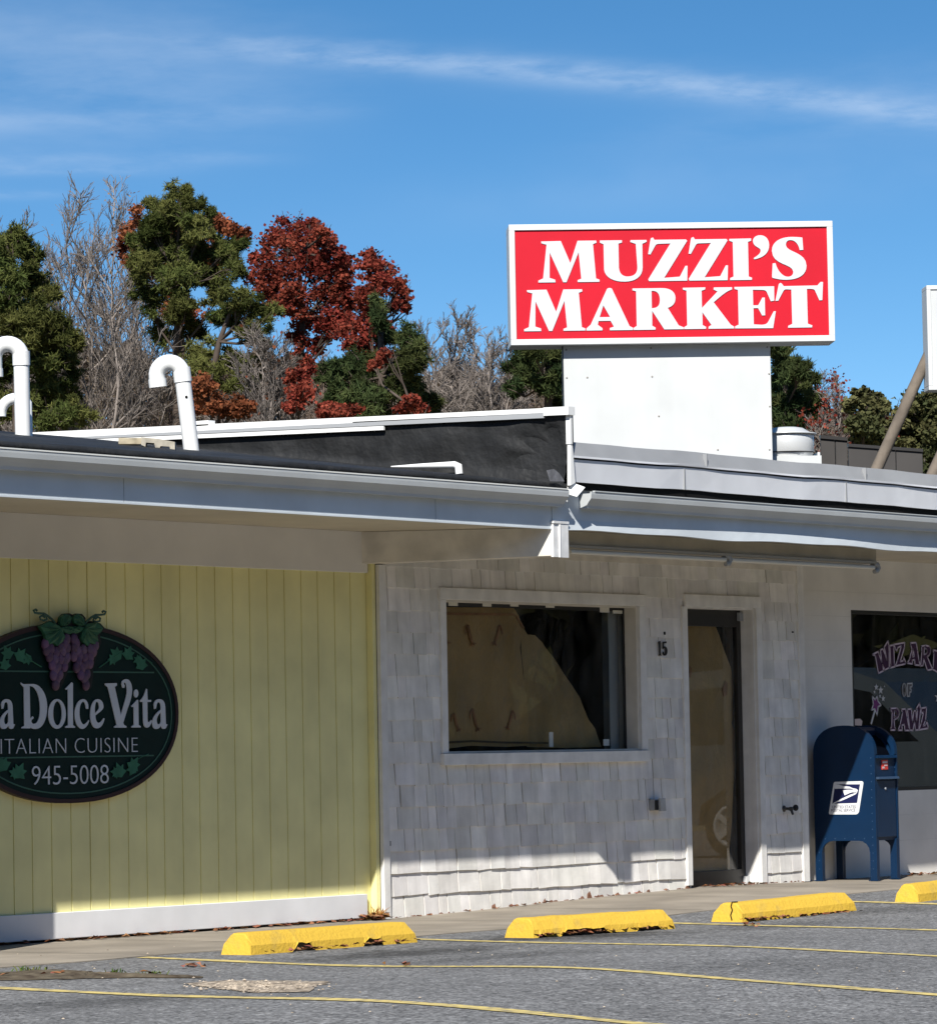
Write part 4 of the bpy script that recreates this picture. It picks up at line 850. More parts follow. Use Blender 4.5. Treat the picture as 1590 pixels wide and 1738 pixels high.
b = MB(); b.box((P.x - 0.075, SY - 0.06, P.z - 0.042), (P.x + 0.065, SY - 0.008, P.z + 0.048)); b.build('box_body', mat('galvanised_grey', (0.30, 0.305, 0.31), 0.5, 0.45, noise=(14, 0.2)), ob, bevel=0.006)
b = MB(); b.hexa([(P.x - 0.02, SY - 0.085, P.z - 0.048), (P.x + 0.075, SY - 0.072, P.z - 0.048), (P.x + 0.075, SY - 0.061, P.z - 0.048), (P.x - 0.02, SY - 0.061, P.z - 0.048), (P.x - 0.02, SY - 0.075, P.z + 0.055), (P.x + 0.075, SY - 0.066, P.z + 0.055), (P.x + 0.075, SY - 0.061, P.z + 0.055), (P.x - 0.02, SY - 0.061, P.z + 0.055)]); b.build('cover', mat('outlet_cover_grey', (0.42, 0.42, 0.41), 0.45, 0.4, noise=(14, 0.15)), ob, bevel=0.004)
b = MB(); b.box((P.x - 0.072, SY - 0.066, P.z - 0.036), (P.x - 0.03, SY - 0.0605, P.z + 0.04)); b.build('socket', M['sblack'], ob)

lb = thing('tube_light', (26.9, 17.3, 2.58), 'long bare tube light fixed under the eave above the door', 'light')
LY = 17.26; M['lamp'] = mat('fixture_cream', (0.40, 0.36, 0.28), 0.5, 0.4, noise=(5, 0.12))
xa, xb_ = 24.72, PY(1482, 950, LY).x
b = MB(); b.box((xa, LY - 0.03, 2.632), (xb_, LY + 0.10, 2.737)); b.build('housing', M['lamp'], lb, bevel=0.004)
b = MB(); b.box((xa, LY - 0.06, 2.612), (xb_ - 0.05, LY + 0.13, 2.631)); b.build('reflector', mat('reflector_dull', (0.33, 0.30, 0.24), 0.5, 0.4), lb)
xm = PY(1228, 945, LY).x
for a, q in ((xa + 0.05, xm - 0.035), (xm + 0.035, xb_ - 0.06)):
    b = MB(); b.tube([(a, LY - 0.035, 2.582), (q, LY - 0.035, 2.582)], 0.019, 12); b.build('tube', mat('tube_glass', (0.62, 0.58, 0.48), 0.25, 0.5), lb)
for q in (xm, xb_ - 0.02):
    b = MB(); b.tube([(q - 0.03, LY - 0.035, 2.612), (q + 0.012, LY - 0.035, 2.606), (q + 0.03, LY - 0.035, 2.580), (q + 0.008, LY - 0.035, 2.555), (q - 0.03, LY - 0.035, 2.548)], [0.02, 0.024, 0.026, 0.024, 0.018], 10); b.box((q - 0.05, LY - 0.055, 2.60), (q + 0.03, LY - 0.01, 2.612)); b.build('lamp_holder', mat('holder_grey', (0.34, 0.33, 0.30), 0.5), lb)

# ================================================================== BROWN PAPER behind the glass
M['kraft'] = mat('kraft_paper', (0.66, 0.44, 0.205), 0.85, 0.1, noise=(1.6, 0.16), streak=(2.5, 0.12), bump=(3.0, 1.0, 0.10)); M['kraftback'] = mat('kraft_paper_back', (0.56, 0.385, 0.185), 0.85, 0.1, noise=(3, 0.2), bump=(4, 1.0, 0.08)); M['redink'] = mat('red_print', (0.50, 0.255, 0.125), 0.85, noise=(9, 0.3))
def sheet(mb, pts, yf, mi=0, th=0.003):
    lps = [[(PY(a, q, yf).x, PY(a, q, yf).z) for a, q in pts]]; put(mb, WALLF(yf), solid2d(lps, th), 0.0, mi)
def crumple(mb, pts, yf, seed, amp=0.010, step=0.03):
    """a creased paper sheet: grid points inside the outline, pushed out of plane by folds"""
    lp = [(PY(a, q, yf).x, PY(a, q, yf).z) for a, q in pts]; bmx = bmesh.new()
    vs = [bmx.verts.new((x, 0, z)) for x, z in lp]; bmx.faces.new(vs)
    x0, x1 = min(p[0] for p in lp), max(p[0] for p in lp); z0, z1 = min(p[1] for p in lp), max(p[1] for p in lp)
    for k in range(1, int((x1 - x0) / step) + 1): bmesh.ops.bisect_plane(bmx, geom=bmx.verts[:] + bmx.edges[:] + bmx.faces[:], plane_co=(x0 + k * step, 0, 0), plane_no=(1, 0, 0))
    for k in range(1, int((z1 - z0) / step) + 1): bmesh.ops.bisect_plane(bmx, geom=bmx.verts[:] + bmx.edges[:] + bmx.faces[:], plane_co=(0, 0, z0 + k * step), plane_no=(0, 0, 1))
    bmesh.ops.triangulate(bmx, faces=bmx.faces[:]); bmx.verts.index_update()
    def dy(x, z):
        r = abs(mnoise.noise((x * 2.6, z * 1.3, seed))) * 1.5 + abs(mnoise.noise((x * 6 + z * 2, z * 5 - x, seed + 3))) * 0.6 + 0.5 * mnoise.noise((x * 1.1, z * 4.5, seed + 7))
        return amp * r
    mb.add([(v.co.x, yf + dy(v.co.x, v.co.z), v.co.z) for v in bmx.verts], [tuple(v.index for v in f.verts) for f in bmx.faces], 0, (1, 1, 1), True); bmx.free()
pw = thing('paper_sheet', (PY(880, 1150, GYY).x, GYY + 0.05, 1.12), 'brown kraft paper covering most of the shop window, one corner drooping', 'paper')
y = GYY + 0.045
b = MB(); crumple(b, [(752, 1030), (800, 1031), (873, 1031), (881, 1045), (888, 1065), (884, 1100), (890, 1150), (897, 1200), (899, 1266), (860, 1268), (800, 1266), (752, 1272)], y, 1.3); b.build('sheet', M['kraft'], pw)
b = MB(); crumple(b, [(886, 1062), (895, 1077), (908, 1078), (920, 1090), (945, 1125), (965, 1155), (985, 1185), (1000, 1222), (1012, 1237), (1020, 1258), (1023, 1268), (960, 1270), (895, 1268), (896, 1200), (890, 1150), (885, 1100)], y + 0.022, 5.1, 0.018); b.build('folded_flap', M['kraftback'], pw)
b = MB(); sheet(b, [(752, 1039.5), (872, 1041), (876, 1045), (752, 1044)], y - 0.0035); sheet(b, [(874, 1043), (878, 1046), (890, 1066), (888, 1068)], y - 0.0035)
rnd = random.Random(2)
for cx, cy, hh in ((798, 1078, 19), (844, 1078, 18), (756, 1085, 8), (774, 1226, 16), (806, 1222, 20), (866, 1222, 17)):
    k = 1 if cx < 830 else -1
    for d in ('M -5 -1.0 C 1 -0.75 0 0.2 8 1.0 C 0 0.8 -3 0.0 -5 -1.0 Z', 'M -9 -0.2 C -8 -0.9 -4 -1.1 -1 -0.8 C -5 -0.85 -7 -0.6 -8 0.0 Z', 'M 1 0.9 C 4 0.6 8 0.6 11 0.8 C 8 0.75 5 0.8 2 1.05 Z'):
        sheet(b, [(cx + a * k, cy + q * hh) for a, q in path_loops(d)[0]], y - 0.0035)
b.build('red_print', M['redink'], pw)
b = MB(); sheet(b, [(752, 1259), (800, 1256.5), (860, 1259), (930, 1260), (930, 1263), (860, 1262.5), (800, 1260), (752, 1263)], y - 0.0035); b.build('fold_shade', mat('paper_fold_shadowed', (0.16, 0.12, 0.07), 0.9), pw)  # shade of the fold, painted as a dark strip across the paper
y2 = DY + 0.06
pd_ = thing('paper_sheet', (PY(1205, 1250, y2).x, y2, 0.14), 'brown kraft paper hung inside the glass door, torn along its right edge', 'paper')
b = MB(); crumple(b, [(1163, 1058), (1212, 1057), (1222, 1082), (1232, 1112), (1241, 1135), (1246, 1165), (1245, 1215), (1243, 1228), (1249, 1242), (1250, 1280), (1245, 1340), (1242, 1400), (1239, 1440), (1240, 1478), (1163, 1480)], y2, 9.2, 0.014); b.build('sheet', M['kraft'], pd_)
b = MB(); sheet(b, [(1226, 1170), (1231, 1155), (1234, 1160), (1233, 1180), (1228, 1183)], y2 - 0.0035); sheet(b, [(1170, 1130), (1174, 1135), (1172, 1150), (1169, 1150)], y2 - 0.0035); b.build('red_print', M['redink'], pd_)
b = MB(); A, Q = PY(1235, 1055, y2 + 0.1), PY(1244, 1480, y2 + 0.1); b.box((A.x, y2 + 0.08, 0.02), (A.x + 0.07, y2 + 0.12, 2.2)); b.build('inner_post', mat('pale_post', (0.36, 0.37, 0.32), 0.6), door)

# ================================================================== WHEEL STOPS
M['stop'] = mat('yellow_stop_paint', (0.58, 0.37, 0.045), 0.75, 0.2, noise=(7, 0.2, 0.60, 0.95), col2=(0.33, 0.24, 0.08), bump=(45, 0.7, 0.008))
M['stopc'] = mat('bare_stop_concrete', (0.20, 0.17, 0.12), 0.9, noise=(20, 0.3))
def wheel_stop(f0, f1, depth, hgt, slots, label, seed, rough=0.0, crack=None, chip0=False):
    """f0, f1: ground points of the front lower edge; depth: width across"""
    rnd = random.Random(seed); A = Vector((f0[0], f0[1], 0)); B = Vector((f1[0], f1[1], 0)); L = (B - A).length; U = (B - A) / L; N = Vector((-U.y, U.x, 0))
    b = MB(); n = max(24, int(L / 0.035)); prof = [(0.0, 0.0), (0.012, 0.45), (0.055, 0.86), (0.075, 1.0), (0.70 * depth, 1.0), (0.80 * depth, 0.90), (depth - 0.012, 0.5), (depth, 0.0)]
    vs = []; m_ = len(prof)
    for i in range(n + 1):
        s_ = L * i / n; P = A + U * s_; z0 = zg(P.x, P.y) - 0.004; bot = 0.0
        for (a, q, hh) in slots:
            e = min(s_ - a, q - s_)
            if e > -0.02: bot = max(bot, hh * sst(e, -0.02, 0.03) * (1 + rnd.uniform(-0.15, 0.15)))
        bot += rough * max(0, mnoise.noise((s_ * 9, seed, 0.5)) + 0.5 * mnoise.noise((s_ * 30, seed, 0.9)))
        endk = min(s_, L - s_); rd = 1 - 0.10 * (1 - sst(endk, 0, 0.05))
        for k, (d_, h_) in enumerate(prof):
            zz_ = hgt * h_ * (rd if h_ > 0.8 else 1)
            if k == 0 or k == m_ - 1: zz_ = bot if k == 0 else 0
            if k == 1: zz_ = max(zz_, bot + 0.006)
            jit = rough * 0.6
            q = P + N * (d_ + jit * mnoise.noise((s_ * 5, k * 2.3, seed))) + U * ((0.03 * h_) * (1 if i == 0 else (-1 if i == n else 0)))
            vs.append((q.x, q.y, z0 + zz_ + (jit * (mnoise.noise((s_ * 4, k * 1.7, seed + 5)) + 0.4 * mnoise.noise((s_ * 22, k * 1.7, seed + 9))) if 0 < k < m_ - 1 else 0)))
    b.add(vs, [(i * m_ + k, (i + 1) * m_ + k, (i + 1) * m_ + k + 1, i * m_ + k + 1) for i in range(n) for k in range(m_ - 1)])
    b.add(vs[:m_], [tuple(range(m_))[::-1]][::-1]); b.add(vs[-m_:], [tuple(range(m_))[::-1]])
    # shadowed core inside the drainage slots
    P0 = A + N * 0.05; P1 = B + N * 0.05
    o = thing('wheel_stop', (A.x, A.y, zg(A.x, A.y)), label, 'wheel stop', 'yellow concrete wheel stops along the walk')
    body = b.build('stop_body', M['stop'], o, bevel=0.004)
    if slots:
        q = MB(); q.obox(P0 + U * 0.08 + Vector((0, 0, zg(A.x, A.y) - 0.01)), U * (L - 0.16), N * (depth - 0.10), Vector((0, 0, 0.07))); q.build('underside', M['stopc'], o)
    if crack is not None:
        q = MB(); w = []
        for (d_, h_) in ((0.105, 1.004), (0.11, 0.8), (0.095, 0.6), (0.105, 0.35), (0.09, 0.1)):
            P = A + N * d_ - U * 0.002 + U * (0.03 * h_); w.append(Vector((P.x, P.y, zg(P.x, P.y) + hgt * h_)))
        P = A + N * 0.10 + U * 0.085; w.insert(0, Vector((P.x, P.y, zg(P.x, P.y) + hgt - 0.001)))
        q.tube(w, 0.0045, 6); q.build('crack', M['dark'], o)
    return o
def fr2(px0, py0, px1, py1):
    A, B = PG(px0, py0), PG(px1, py1); return (A.x, A.y), (B.x, B.y)
wheel_stop(*fr2(426, 1622, 709, 1600), 0.235, 0.135, [(0.42, 0.60, 0.055), (1.12, 1.29, 0.052)], 'smooth yellow wheel stop with two dark drain slots, in front of yellow wall', 1, 0.0)
wheel_stop(*fr2(906, 1593, 1146, 1577), 0.255, 0.130, [(0.05, 0.12, 0.03), (0.28, 0.72, 0.042), (1.02, 1.25, 0.030)], 'battered yellow wheel stop with crumbled lower edge, in front of shingle wall', 2, 0.011)
wheel_stop(*fr2(1260, 1566, 1454, 1546), 0.265, 0.135, [(0.9, 1.3, 0.015)], 'yellow wheel stop with cracked left end, in front of the door and mailbox', 3, 0.006, crack=1)
A = PG(1559, 1532); wheel_stop((A.x, A.y), (A.x + 1.83, A.y + 0.05), 0.20, 0.135, [(0.3, 0.7, 0.015)], 'yellow wheel stop cut off by right edge, in front of white block wall', 4, 0.008)

# ================================================================== MAILBOX
M['blue'] = mat('postal_blue', (0.0010, 0.017, 0.052), 0.42, 0.3, noise=(5, 0.10), bump=(25, 0.08, 0.004))
ra = R(-6); MD = Vector((math.sin(ra), math.cos(ra), 0)); MW = Vector((math.cos(ra), -math.sin(ra), 0)); MO = Vector((29.808, 17.67, 0.002)); WD, DP, HT = 0.46, 0.565, 1.300
mbx = thing('mailbox', MO + MW * WD / 2 + MD * DP / 2, 'blue street mailbox with white eagle decal, on the sidewalk before block wall', 'mailbox')
def MP(d, w, z): return MO + MD * d + MW * w + Vector((0, 0, z))
# outline of a side plate: d runs from the front (0) to the back (DP)
arc = []
for k in range(0, 25):
    a = math.pi * k / 24; ca, sa = math.cos(a), math.sin(a); e = 0.86
    arc.append((DP / 2 - DP / 2 * math.copysign(abs(ca) ** e, ca), 1.055 + (HT - 1.055) * abs(sa) ** e))
def side(w0, w1, mb):
    LG = 0.062; LT = 0.335; rr_ = 0.10
    bot = [(DP, 0.0), (DP - LG, 0.0), (DP - LG, LT - rr_)] + [(DP - LG - rr_ * (1 - math.cos(a)), LT - rr_ + rr_ * math.sin(a)) for a in (0.4, 0.8, 1.2, 1.57)] + [(LG + rr_ * (1 - math.cos(a)), LT - rr_ + rr_ * math.sin(a)) for a in (1.57, 1.2, 0.8, 0.4)] + [(LG, LT - rr_), (LG, 0.0), (0.0, 0.0)]
    loop = bot + arc; fr = Frame(MP(0, w0, 0), MD, (0, 0, 1), MW); put(mb, fr, solid2d([loop], w1 - w0))
b = MB(); side(0.0, 0.022, b); s1 = b.build('side_panel', M['blue'], mbx, bevel=0.003)
b = MB(); side(WD - 0.022, WD, b); s2 = b.build('side_panel', M['blue'], mbx, bevel=0.003)
# shell between the plates (set in a little), its upper front cut away for the chute
ins = 0.014
prof = [(DP - ins, 0.335)] + [(d, z - ins) for d, z in arc[::-1] if d > DP * 0.30]
prof += [(DP * 0.30, 1.255), (0.27, 1.08), (0.20, 1.035), (ins, 1.035), (ins, 0.335)]
b = MB(); put(b, Frame(MP(0, 0.022, 0), MD, (0, 0, 1), MW), solid2d([prof], WD - 0.044)); b.build('body', M['blue'], mbx)
b = MB(); put(b, Frame(MP(0, 0.024, 0), MD, (0, 0, 1), MW), solid2d([[(0.26, 1.09), (0.30, 1.248), (0.22, 1.235), (0.13, 1.17), (0.075, 1.08), (0.055, 1.037), (0.20, 1.037)]], WD - 0.048)); b.build('pull_down_door', mat('chute_shade', (0.002, 0.003, 0.006), 0.9, 0.02), mbx)  # near-black colour carries the shade of the chute recess
for w0 in (0.022, WD - 0.022 - 0.03):
    b = MB(); lps = [(d, z) for d, z in arc if d < DP * 0.34]; inn = [(d + 0.03, z - 0.03) for d, z in lps][::-1]
    put(b, Frame(MP(0, w0, 0), MD, (0, 0, 1), MW), solid2d([lps + inn], 0.03)); b.build('hood_rail', M['blue'], mbx)
b = MB(); b.hexa([MP(d, w, z) for (d, w, z) in ((-0.012, 0.024, 1.022), (-0.012, WD - 0.024, 1.022), (0.05, WD - 0.024, 1.022), (0.05, 0.024, 1.022), (-0.004, 0.024, 1.046), (-0.004, WD - 0.024, 1.046), (0.05, WD - 0.024, 1.046), (0.05, 0.024, 1.046))]); b.build('chute_ledge', M['blue'], mbx)
b = MB(); b.hexa([MP(d, w, z) for (d, w, z) in ((-0.026, 0.03, 0.846), (-0.026, WD - 0.02, 0.846), (0.0135, WD - 0.02, 0.846), (0.0135, 0.03, 0.846), (-0.018, 0.03, 0.866), (-0.018, WD - 0.02, 0.866), (0.0135, WD - 0.02, 0.866), (0.0135, 0.03, 0.866))]); b.build('drip_rail', mat('worn_blue', (0.03, 0.055, 0.10), 0.4, 0.5), mbx)
b = MB(); b.hexa([MP(d, w, z) for (d, w, z) in ((0.004, 0.04, 0.36), (0.004, WD - 0.04, 0.36), (0.0135, WD - 0.04, 0.36), (0.0135, 0.04, 0.36), (0.004, 0.04, 0.835), (0.004, WD - 0.04, 0.835), (0.0135, WD - 0.04, 0.835), (0.0135, 0.04, 0.835))]); dpn = b.build('collection_door', M['blue'], mbx, bevel=0.003)
b = MB(); b.lathe(MP(0.004, WD * 0.46, 0.765), [(0, 0.010), (0.011, 0.009), (0.013, 0.0)], 12, axis=-MD); b.build('keyhole', mat('lock_steel', (0.25, 0.27, 0.30), 0.35, 0.5, 0.5), dpn)
b = MB(); b.hexa([MP(d, w, z) for (d, w, z) in ((0.009, 0.165, 0.925), (0.009, 0.285, 0.925), (0.0135, 0.285, 0.925), (0.0135, 0.165, 0.925), (0.009, 0.165, 1.005), (0.009, 0.285, 1.005), (0.0135, 0.285, 1.005), (0.0135, 0.165, 1.005))]); stk = b.build('red_sticker', mat('sticker_red', (0.62, 0.05, 0.035), 0.5), mbx)
b = MB()
for a, q, c, d in ((0.175, 0.978, 0.275, 0.994), (0.215, 0.955, 0.272, 0.965), (0.175, 0.934, 0.215, 0.950)): b.hexa([MP(0.0075, a, q), MP(0.0075, c, q), MP(0.0088, c, q), MP(0.0088, a, q), MP(0.0075, a, d), MP(0.0075, c, d), MP(0.0088, c, d), MP(0.0088, a, d)])
b.build('sticker_print', mat('sticker_pale', (0.62, 0.52, 0.52), 0.5), stk)
# inner face of the far side plate's foot and floor plates
for (d, w) in ((0.0, 0.0), (DP - 0.062, 0.0), (0.0, WD - 0.055), (DP - 0.062, WD - 0.055)):
    b = MB(); b.hexa([MP(d + a, w + q, z) for z in (0.0, 0.345) for a, q in ((0.001, 0.023 if w == 0 else 0.0), (0.061, 0.023 if w == 0 else 0.0), (0.061, 0.055 if w == 0 else 0.032), (0.001, 0.055 if w == 0 else 0.032))])
    b.hexa([MP(d + a, w + q, z) for z in (0.0, 0.008) for a, q in ((-0.012, -0.012 if w == 0 else 0.0), (0.074, -0.012 if w == 0 else 0.0), (0.074, 0.05), (-0.012, 0.05))]); b.build('leg', M['blue'], mbx)
rv = MB()
for z in [0.10 + 0.066 * k for k in range(15)]: rv.ball(MP(0.034, 0.0, z), 0.0045, 0, (0.5, 1, 1), 8, 4, fr=(MW, MD, Vector((0, 0, 1))))
for d in (0.10, 0.2, 0.3, 0.4, 0.5): rv.ball(MP(d * 0.9 + 0.02, 0.0, 0.352), 0.0045, 0, (0.5, 1, 1), 8, 4, fr=(MW, MD, Vector((0, 0, 1))))
for z in (0.1, 0.17, 0.24): rv.ball(MP(DP - 0.035, 0.0, z), 0.0045, 0, (0.5, 1, 1), 8, 4, fr=(MW, MD, Vector((0, 0, 1))))
for z in [0.9 + 0.04 * k for k in range(5)]: rv.ball(MP(0.012, WD - 0.03, z), 0.005, 0, (1, 0.5, 1), 8, 4, fr=(MW, MD, Vector((0, 0, 1))))
rv.build('rivet', mat('rivet_blue', (0.02, 0.06, 0.13), 0.4, 0.5), mbx, kind='stuff')
# eagle decal on the left plate
DF = Frame(MP(0, 0, 0), MD, (0, 0, 1), -MW); zd = 22.714
def dl(d):
    out = []
    for lp in path_loops(d):
        w = [PP(1400 + a / zd, 1320 + q / zd, MO, MW) - MO for a, q in lp]; out.append([(t.dot(MD), t.z) for t in w])
    return out
b = MB(); put(b, DF, solid2d(dl('M 400 165 L 1410 140 Q 1485 150 1478 235 L 1315 1300 Q 1290 1410 1190 1425 L 190 1425 Q 145 1410 150 1350 L 330 240 Q 345 175 400 165 Z'), 0.0012), 0.0004); dec = b.build('eagle_decal', mat('decal_white', (0.66, 0.67, 0.67), 0.45, 0.3), mbx)
b = MB(); put(b, DF, solid2d(dl('M 405 262 1352 262 1240 980 285 1010 360 460 Z'), 0.0008), 0.0018); b.build('decal_field', mat('decal_navy', (0.008, 0.012, 0.06), 0.45), dec)
b = MB(); put(b, DF, solid2d(dl('M 405 262 540 275 700 322 950 352 1060 405 1220 440 1275 490 1235 590 1180 650 800 830 400 985 300 1020 330 980 700 790 960 665 1200 590 1210 560 1050 440 960 425 380 435 375 300 Z'), 0.0008), 0.0028)
put(b, DF, solid2d(dl('M 690 490 880 470 1060 470 1190 540 1180 580 1060 570 960 600 760 690 Z'), 0.0008), 0.0028); b.build('eagle_emblem', mat('emblem_white', (0.68, 0.69, 0.70), 0.45), dec)
b = MB()
for txt, px0, px1, py0, py1 in (('UNITED STATES', 280, 1190, 1195, 1085), ('POSTAL SERVICE', 240, 1170, 1325, 1215)):
    A = PP(1400 + px0 / zd, 1320 + py0 / zd, MO, MW) - MO; B = PP(1400 + px1 / zd, 1320 + py0 / zd, MO, MW) - MO; C = PP(1400 + px0 / zd, 1320 + py1 / zd, MO, MW) - MO
    # u runs backwards along the plate as seen from the street: front is at the right
    vf = text2d(txt, -A.dot(MD), -B.dot(MD), A.z, C.z, 0.0008, 0.01, 1.0); put(b, Frame(MP(0, 0, 0), -MD, (0, 0, 1), -MW), vf, 0.0018)
b.build('decal_text', mat('decal_text_grey', (0.09, 0.09, 0.13), 0.5), dec)

# ================================================================== ROOF SIGN "MUZZI'S MARKET"
SL = PD(865, 479, 32.90); SR = PD(1415, 477, 33.02); SU = (SR - SL); SU.z = 0; SWID = SU.length; SU.normalize(); SN = Vector((SU.y, -SU.x, 0))
if SN.dot(FV) > 0: SN = -SN
zt, zb = PD(1140, 375, 32.9).z, PD(1140, 581.5, 32.9).z; SH = zt - zb
SF = Frame((SL.x, SL.y, zb), SU, (0, 0, 1), SN)
rs = thing('roof_sign', SL + SU * SWID / 2 - SN * 0.2 - Vector((0, 0, SL.z - 3.26)), 'red market sign with white letters in a white frame on a white box column', 'sign')
M['signwhite'] = mat('sign_white_frame', (0.57, 0.58, 0.575), 0.45, 0.35, noise=(3, 0.04))
M['signred'] = mat('sign_red', (0.50, 0.003, 0.016), 0.45, 0.3, noise=(2, 0.06), streak=(1.5, 0.05))
M['panelw'] = mat('column_white', (0.53, 0.545, 0.54), 0.5, 0.3, noise=(2.2, 0.05), streak=(3.0, 0.06))
fw = 0.047
b = MB(); b.obox(SF(fw, fw, -0.36), SU * (SWID - 2 * fw), Vector((0, 0, SH - 2 * fw)), SN * 0.345); b.build('face_panel', M['signred'], rs)
b = MB(); b.obox(SF(0, 0, -0.37), SU * SWID, Vector((0, 0, fw)), SN * 0.37); b.obox(SF(0, SH - fw, -0.37), SU * SWID, Vector((0, 0, fw)), SN * 0.37); b.obox(SF(0, fw, -0.37), SU * fw, Vector((0, 0, SH - 2 * fw)), SN * 0.37); b.obox(SF(SWID - fw, fw, -0.37), SU * fw, Vector((0, 0, SH - 2 * fw)), SN * 0.37)
b.build('frame', M['signwhite'], rs, bevel=0.003)
KA = 6.1154
def sl(d, dx=0, dy=0, B_=False):
    out = []
    for lp in path_loops(d):
        out.append([((880 + (a + dx + (1590 if B_ else 0)) / KA - 865) / 550 * SWID, (581.5 - (390 + (q + dy) / KA)) / 206.5 * SH) for a, q in lp])
    return out
LM = 'M 240 88 L 445 85 540 318 618 85 812 85 815 108 778 122 803 482 838 495 838 518 612 518 612 497 650 483 628 205 496 518 462 518 328 205 322 470 380 490 382 518 205 518 205 497 255 475 297 122 245 108 Z'
LZ = 'M 1373 95 L 1380 68 1402 60 1416 85 1745 85 1756 100 1510 485 1672 475 1732 362 1755 362 1748 518 1352 518 1343 500 1582 125 1460 128 Q 1435 128 1425 145 L 1372 238 1348 235 Z'
b = MB()
for d, dx, dy, B_ in ((LM, 0, 0, 0), (LZ, 0, 0, 0), (LZ, 420, 0, 0), (LM, -157, 508, 0),
    ('M 850 85 L 1080 85 1078 110 1042 120 1042 370 C 1045 440 1085 468 1135 466 C 1195 464 1232 440 1234 370 L 1222 125 1165 105 1168 85 1335 85 1335 105 1290 125 1288 375 C 1285 470 1210 520 1100 520 C 980 520 895 470 888 390 L 888 125 850 108 Z', 0, 0, 0),
    ('M 603 85 L 832 82 830 108 798 118 798 482 832 495 830 518 603 518 605 495 640 482 640 118 605 105 Z', 0, 0, 1),
    ('M 925 50 C 985 50 1018 95 1018 155 C 1018 235 960 285 862 303 L 852 290 C 895 265 930 240 928 208 C 925 175 850 175 850 110 C 850 75 885 50 925 50 Z', 0, 0, 1),
    ('M 1365 80 L 1372 210 1335 212 C 1325 150 1290 105 1240 105 C 1205 105 1190 130 1192 160 C 1200 235 1400 230 1402 375 C 1402 470 1320 522 1190 522 C 1130 522 1085 510 1045 500 L 1040 485 1050 348 1080 345 C 1095 420 1150 490 1205 490 C 1245 490 1265 465 1262 435 C 1255 350 1045 370 1045 215 C 1045 120 1140 72 1245 72 C 1290 72 1330 75 1365 80 Z', 0, 0, 1),
    ('M 915 592 Q 940 575 965 592 L 1140 985 1178 1005 1175 1027 935 1027 935 1003 978 990 945 928 820 928 812 968 860 1005 858 1027 692 1027 692 1005 738 965 Z M 873 765 940 888 832 888 Z', 0, 0, 0),
    ('M 1178 592 L 1480 592 C 1580 592 1622 640 1622 695 C 1622 755 1590 785 1540 800 L 1650 985 1700 1005 1700 1025 1500 1025 1378 830 1375 985 1410 1005 1408 1027 1182 1027 1182 1005 1215 985 1215 622 1178 612 Z M 1375 620 L 1395 620 C 1440 625 1462 660 1460 720 C 1458 780 1430 800 1375 802 Z', 0, 0, 0),
    ('M 110 592 L 345 590 342 612 305 625 305 805 470 635 430 615 432 592 622 592 622 615 C 560 635 520 670 428 748 L 600 985 635 1005 635 1025 368 1025 370 1003 400 985 308 850 308 985 345 1005 342 1025 115 1025 115 1005 148 985 148 622 112 612 Z', 0, 0, 1),
    ('M 645 590 L 1060 588 1058 740 1022 745 985 655 C 975 630 960 625 930 625 L 838 622 838 785 890 785 935 705 960 705 960 892 928 893 888 815 840 815 840 985 920 990 C 960 990 975 980 990 960 L 1050 850 1072 850 1040 1027 645 1025 645 1003 683 985 683 622 648 612 Z', 0, 0, 1),
    ('M 1108 570 Q 1120 545 1140 560 L 1160 588 1510 585 1545 548 1570 550 1558 740 1528 742 1485 640 C 1475 620 1455 620 1400 620 L 1402 985 1448 1003 1445 1025 1195 1025 1197 1005 1240 985 1238 625 1180 622 C 1165 625 1160 632 1150 648 L 1100 740 1070 742 Z', 0, 0, 1)):
    put(b, SF, solid2d(sl(d, dx, dy, B_), 0.006), -0.0145)
b.build('lettering', mat('sign_letter_white', (0.54, 0.56, 0.58), 0.45, 0.3), rs)
M['screw'] = mat('rusty_screw', (0.26, 0.24, 0.22), 0.5, 0.4)
c0, c1 = (955 - 865) / 550 * SWID, (1307 - 865) / 550 * SWID
b = MB(); b.obox(SF(c0, -(zb - 3.24), -0.235), SU * (c1 - c0), Vector((0, 0, zb - 3.24)), SN * 0.12); col_ = b.build('column', M['panelw'], rs, bevel=0.003)
b = MB(); b.obox(SF(c0 - 0.006, -(zb - 3.24), -0.24), SU * 0.006, Vector((0, 0, zb - 3.24)), SN * 0.11); b.build('column_edge', M['sblack'], col_)
for px, py in ((960, 588), (1104, 587), (1302, 588), (995, 636), (1105, 636), (1304, 634), (1115, 704), (1304, 690), (1214, 763), (1302, 764), (960, 636)):
    u_, v_ = (px - 865) / 550 * SWID, (581.5 - py) / 206.5 * SH; b = MB(); b.lathe(SF(u_, v_, -0.115), [(0, 0.004), (0.007, 0.003), (0.008, 0)], 8, axis=SN); b.build('screw', M['screw'], col_)

